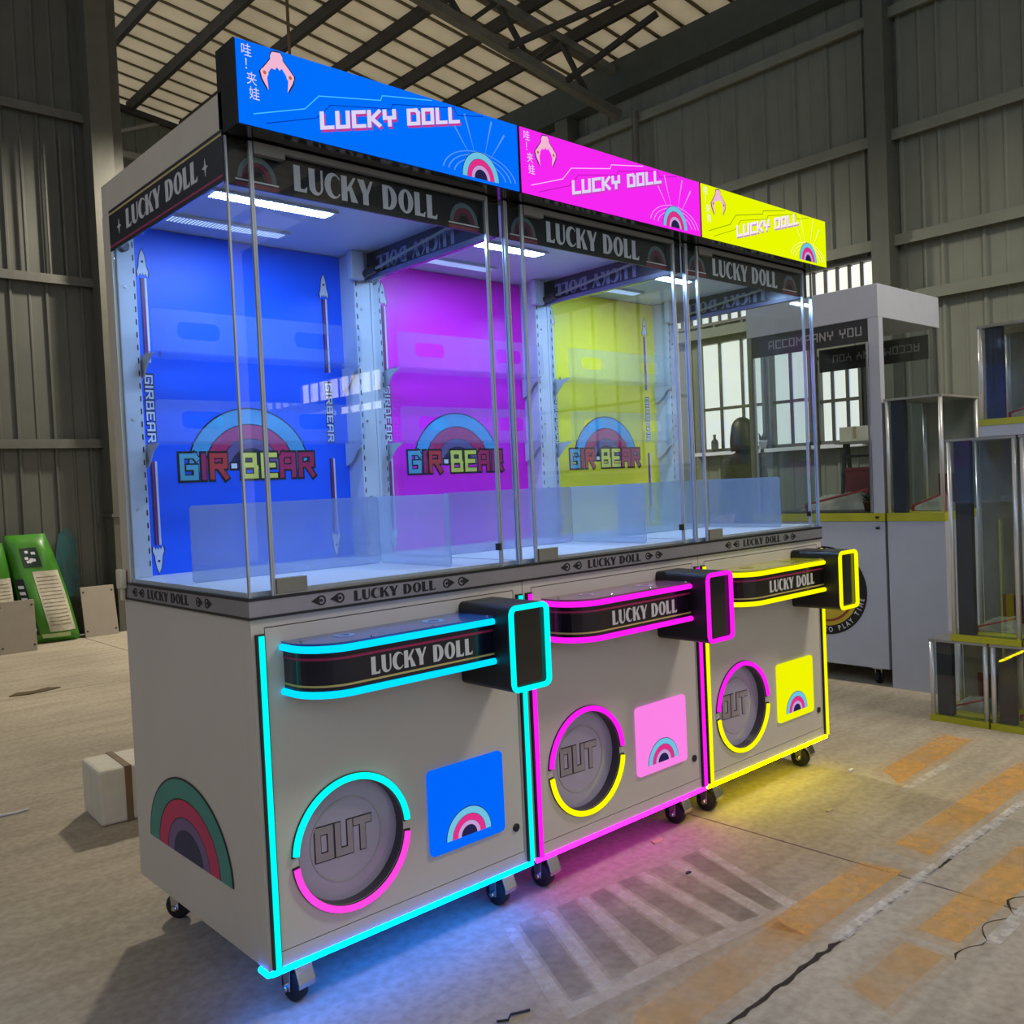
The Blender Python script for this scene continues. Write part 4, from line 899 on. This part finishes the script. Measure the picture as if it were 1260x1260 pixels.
# ---- green sacks and boards by the left wall
M_GREEN = mat('green sack', (62, 128, 36), .38, var=.18, scale=7, bump=.3)
def sack(name, label, loc, rz, w_, h_, th, shear, lean, back=False):
    t = thing(name, label, 'sack', loc, rz, 'green sacks by the wall'); n, m_ = 20, 24
    def P(u, v, side, off=0.):
        prof = max(0, 1-abs(u)**3.2)**.6*max(0, 1-abs(2*v-1)**5)**.6
        wob = 1+.10*math.sin(7*v+3*u)+.06*math.sin(13*v-5*u)
        x_ = u*w_/2*(.94+.06*math.sin(PI*v))*(1-.14*v**3); zz = h_*v
        return Vector((x_+shear*zz, side*(th*prof*wob)+lean*zz-(side*0)+ (off*side), zz+.004))
    b = MB(); 
    for side in (-1, 1):
        vs = [P(-1+2*i/n, j/m_, side) for i in range(n+1) for j in range(m_+1)]
        b.add(vs, [(i*(m_+1)+j, (i+1)*(m_+1)+j, (i+1)*(m_+1)+j+1, i*(m_+1)+j+1) for i in range(n) for j in range(m_)])
    me = b.build('sack_body', M_GREEN, t, smooth=True)
    def pt(nm, u0, u1, v0, v1, m, off=.004, k=8):
        vs = [P(u0+(u1-u0)*i/k, v0+(v1-v0)*j/k, -1, off) for i in range(k+1) for j in range(k+1)]
        return MB().add(vs, [(i*(k+1)+j, (i+1)*(k+1)+j, (i+1)*(k+1)+j+1, i*(k+1)+j+1) for i in range(k) for j in range(k)]).build(nm, m, t, recalc=False, smooth=True)
    pt('paper_label', -.20, .86, .10, .66, mat('crumpled label', (188, 182, 164), .6, var=.15, scale=18, bump=.6))
    pt('emblem_field', -.45, .28, .70, .88, mat('dark green field', (16, 46, 34), .5, var=.1))
    rnd = random.Random(4)
    for q in range(9):
        u = -.08+rnd.uniform(-.2, .2); v = .79+rnd.uniform(-.05, .06); pt('emblem_mark', u-.07, u+.07, v-.012, v+.012, M_PWHITE, .006, 2)
    for q in range(14): pt('print_line', -.12, .74, .16+q*.034, .166+q*.034, mat('label print', (120, 112, 92), .6), .006, 6)
    pt('side_band', -.93, -.62, .08, .60, M_NAVYB, .004)
    for q in range(8): pt('band_mark', -.88, -.68, .12+q*.056, .148+q*.056, M_PWHITE, .006, 2)
    pt('fold', -.55, .6, .045, .085, mat('sack fold', (170, 190, 140), .4), .005)
    return t
M_NAVYB = mat('navy band', (24, 30, 44), .5)
sack('green_sack', 'green printed sack with pale label slumped upright against the left wall', (1.50, 6.98, 0), -.12, .42, .98, .11, -.20, .16)
b2 = sack('green_sack', 'green sack cut by the picture edge behind the left board', (1.02, 7.02, 0), .15, .40, .92, .10, -.02, .13)
def board(label, x0, x1, y, h, lean, m):
    t = thing('panel_board', label, 'board', ((x0+x1)/2, y, 0), 0, 'grey boards by the wall'); w_ = (x1-x0)/2
    b = MB().add([(-w_, 0, 0), (w_, 0, 0), (w_, lean, h), (-w_, lean, h), (-w_, .02, 0), (w_, .02, 0), (w_, lean+.02, h), (-w_, lean+.02, h)], [(0,1,2,3),(4,7,6,5),(0,3,7,4),(1,5,6,2),(3,2,6,7),(0,4,5,1)]).build('sheet', m, t, bevel=.002)
    for sx, v in ((-.85, .9), (.85, .9), (.85, .12), (-.85, .12)):
        MB().lathe([(.008, -.003), (.008, .002)], (sx*w_, lean*v-.001, h*v), 'y', 10).build('screw_hole', M_INK, t)
M_BRD = mat('grey board', (150, 142, 130), .6, var=.05)
board('grey board leaning on the wall right of the green sack', 1.74, 2.04, 6.95, .46, .09, M_BRD)
board('grey board standing left of the green sack at the picture edge', .95, 1.24, 6.60, .44, .03, M_BRD)
# ---- white foam block with a strap
fb = thing('foam_block', 'white foam block with a brown strap on the floor behind the blue machine', 'foam block', (.17, 1.69, 0), -.06)
MB().box(0, .42, 0, .26, .001, .215).build('block', mat('white foam', (216, 212, 198), .8, var=.05, scale=20), fb, bevel=.012)
MB().box(.095, .12, -.003, .263, .0, .218).build('strap', mat('brown strap', (120, 100, 72), .6), fb)
# ---- bits on the floor
def bit(name, label, x, y, pts, th, m, cat):
    o = MB().prism((pts, []), ground(0, 0, 0), 0.0, th).build(name, m); o.location = (x, y, .0003); return tag(o, label, cat)
M_CHIP = mat('pale wood', (196, 176, 140), .7); M_LEAFD = mat('dry leaf', (84, 70, 44), .8)
bit('dry_leaf', 'dark dry leaf on the floor left of the white foam block', .72, 4.7, [(-.16,-.02),(-.05,-.06),(.06,-.04),(.16,.0),(.10,.07),(.0,.03),(-.10,.06)], .006, M_LEAFD, 'leaf')
bit('paper_scrap', 'pale paper strip on the floor below the middle machine', 1.455, .03, [(-.028,-.012),(.02,-.012),(.028,.010),(-.02,.012)], .004, M_CHIP, 'scrap')
bit('wood_chip', 'pale wood chip on the yellow-lit floor', 2.08, -.26, [(-.014,-.006),(.014,-.006),(.012,.006),(-.012,.007)], .005, M_CHIP, 'chip')
bit('cigarette_end', 'tiny pale stub on the yellow-lit floor, the farthest scrap', 2.55, -.10, [(-.016,-.005),(.016,-.005),(.016,.005),(-.016,.005)], .006, M_PWHITE, 'stub')
bit('dark_chip', 'small dark chip above the pale streaks', 1.32, -.20, [(-.010,-.004),(.010,-.005),(.008,.006),(-.009,.004)], .004, M_INK, 'chip')
wr_ = MB().tube([(-.04, .01, .004), (-.02, -.008, .006), (0, .006, .005), (.025, -.004, .004), (.045, -.012, .004)], .0028, 6).build('wire_end', M_INK); wr_.location = (.42, -.37, 0); tag(wr_, 'curled dark wire end near the bottom edge', 'wire')
wp = MB().tube([(-.05, .03, .005), (-.05, 0, .005), (0, -.01, .005), (.05, -.005, .005)], .005, 6).build('wire_piece', M_PWHITE); wp.location = (-.02, 2.15, 0); tag(wp, 'bent pale wire piece on the left floor', 'wire')
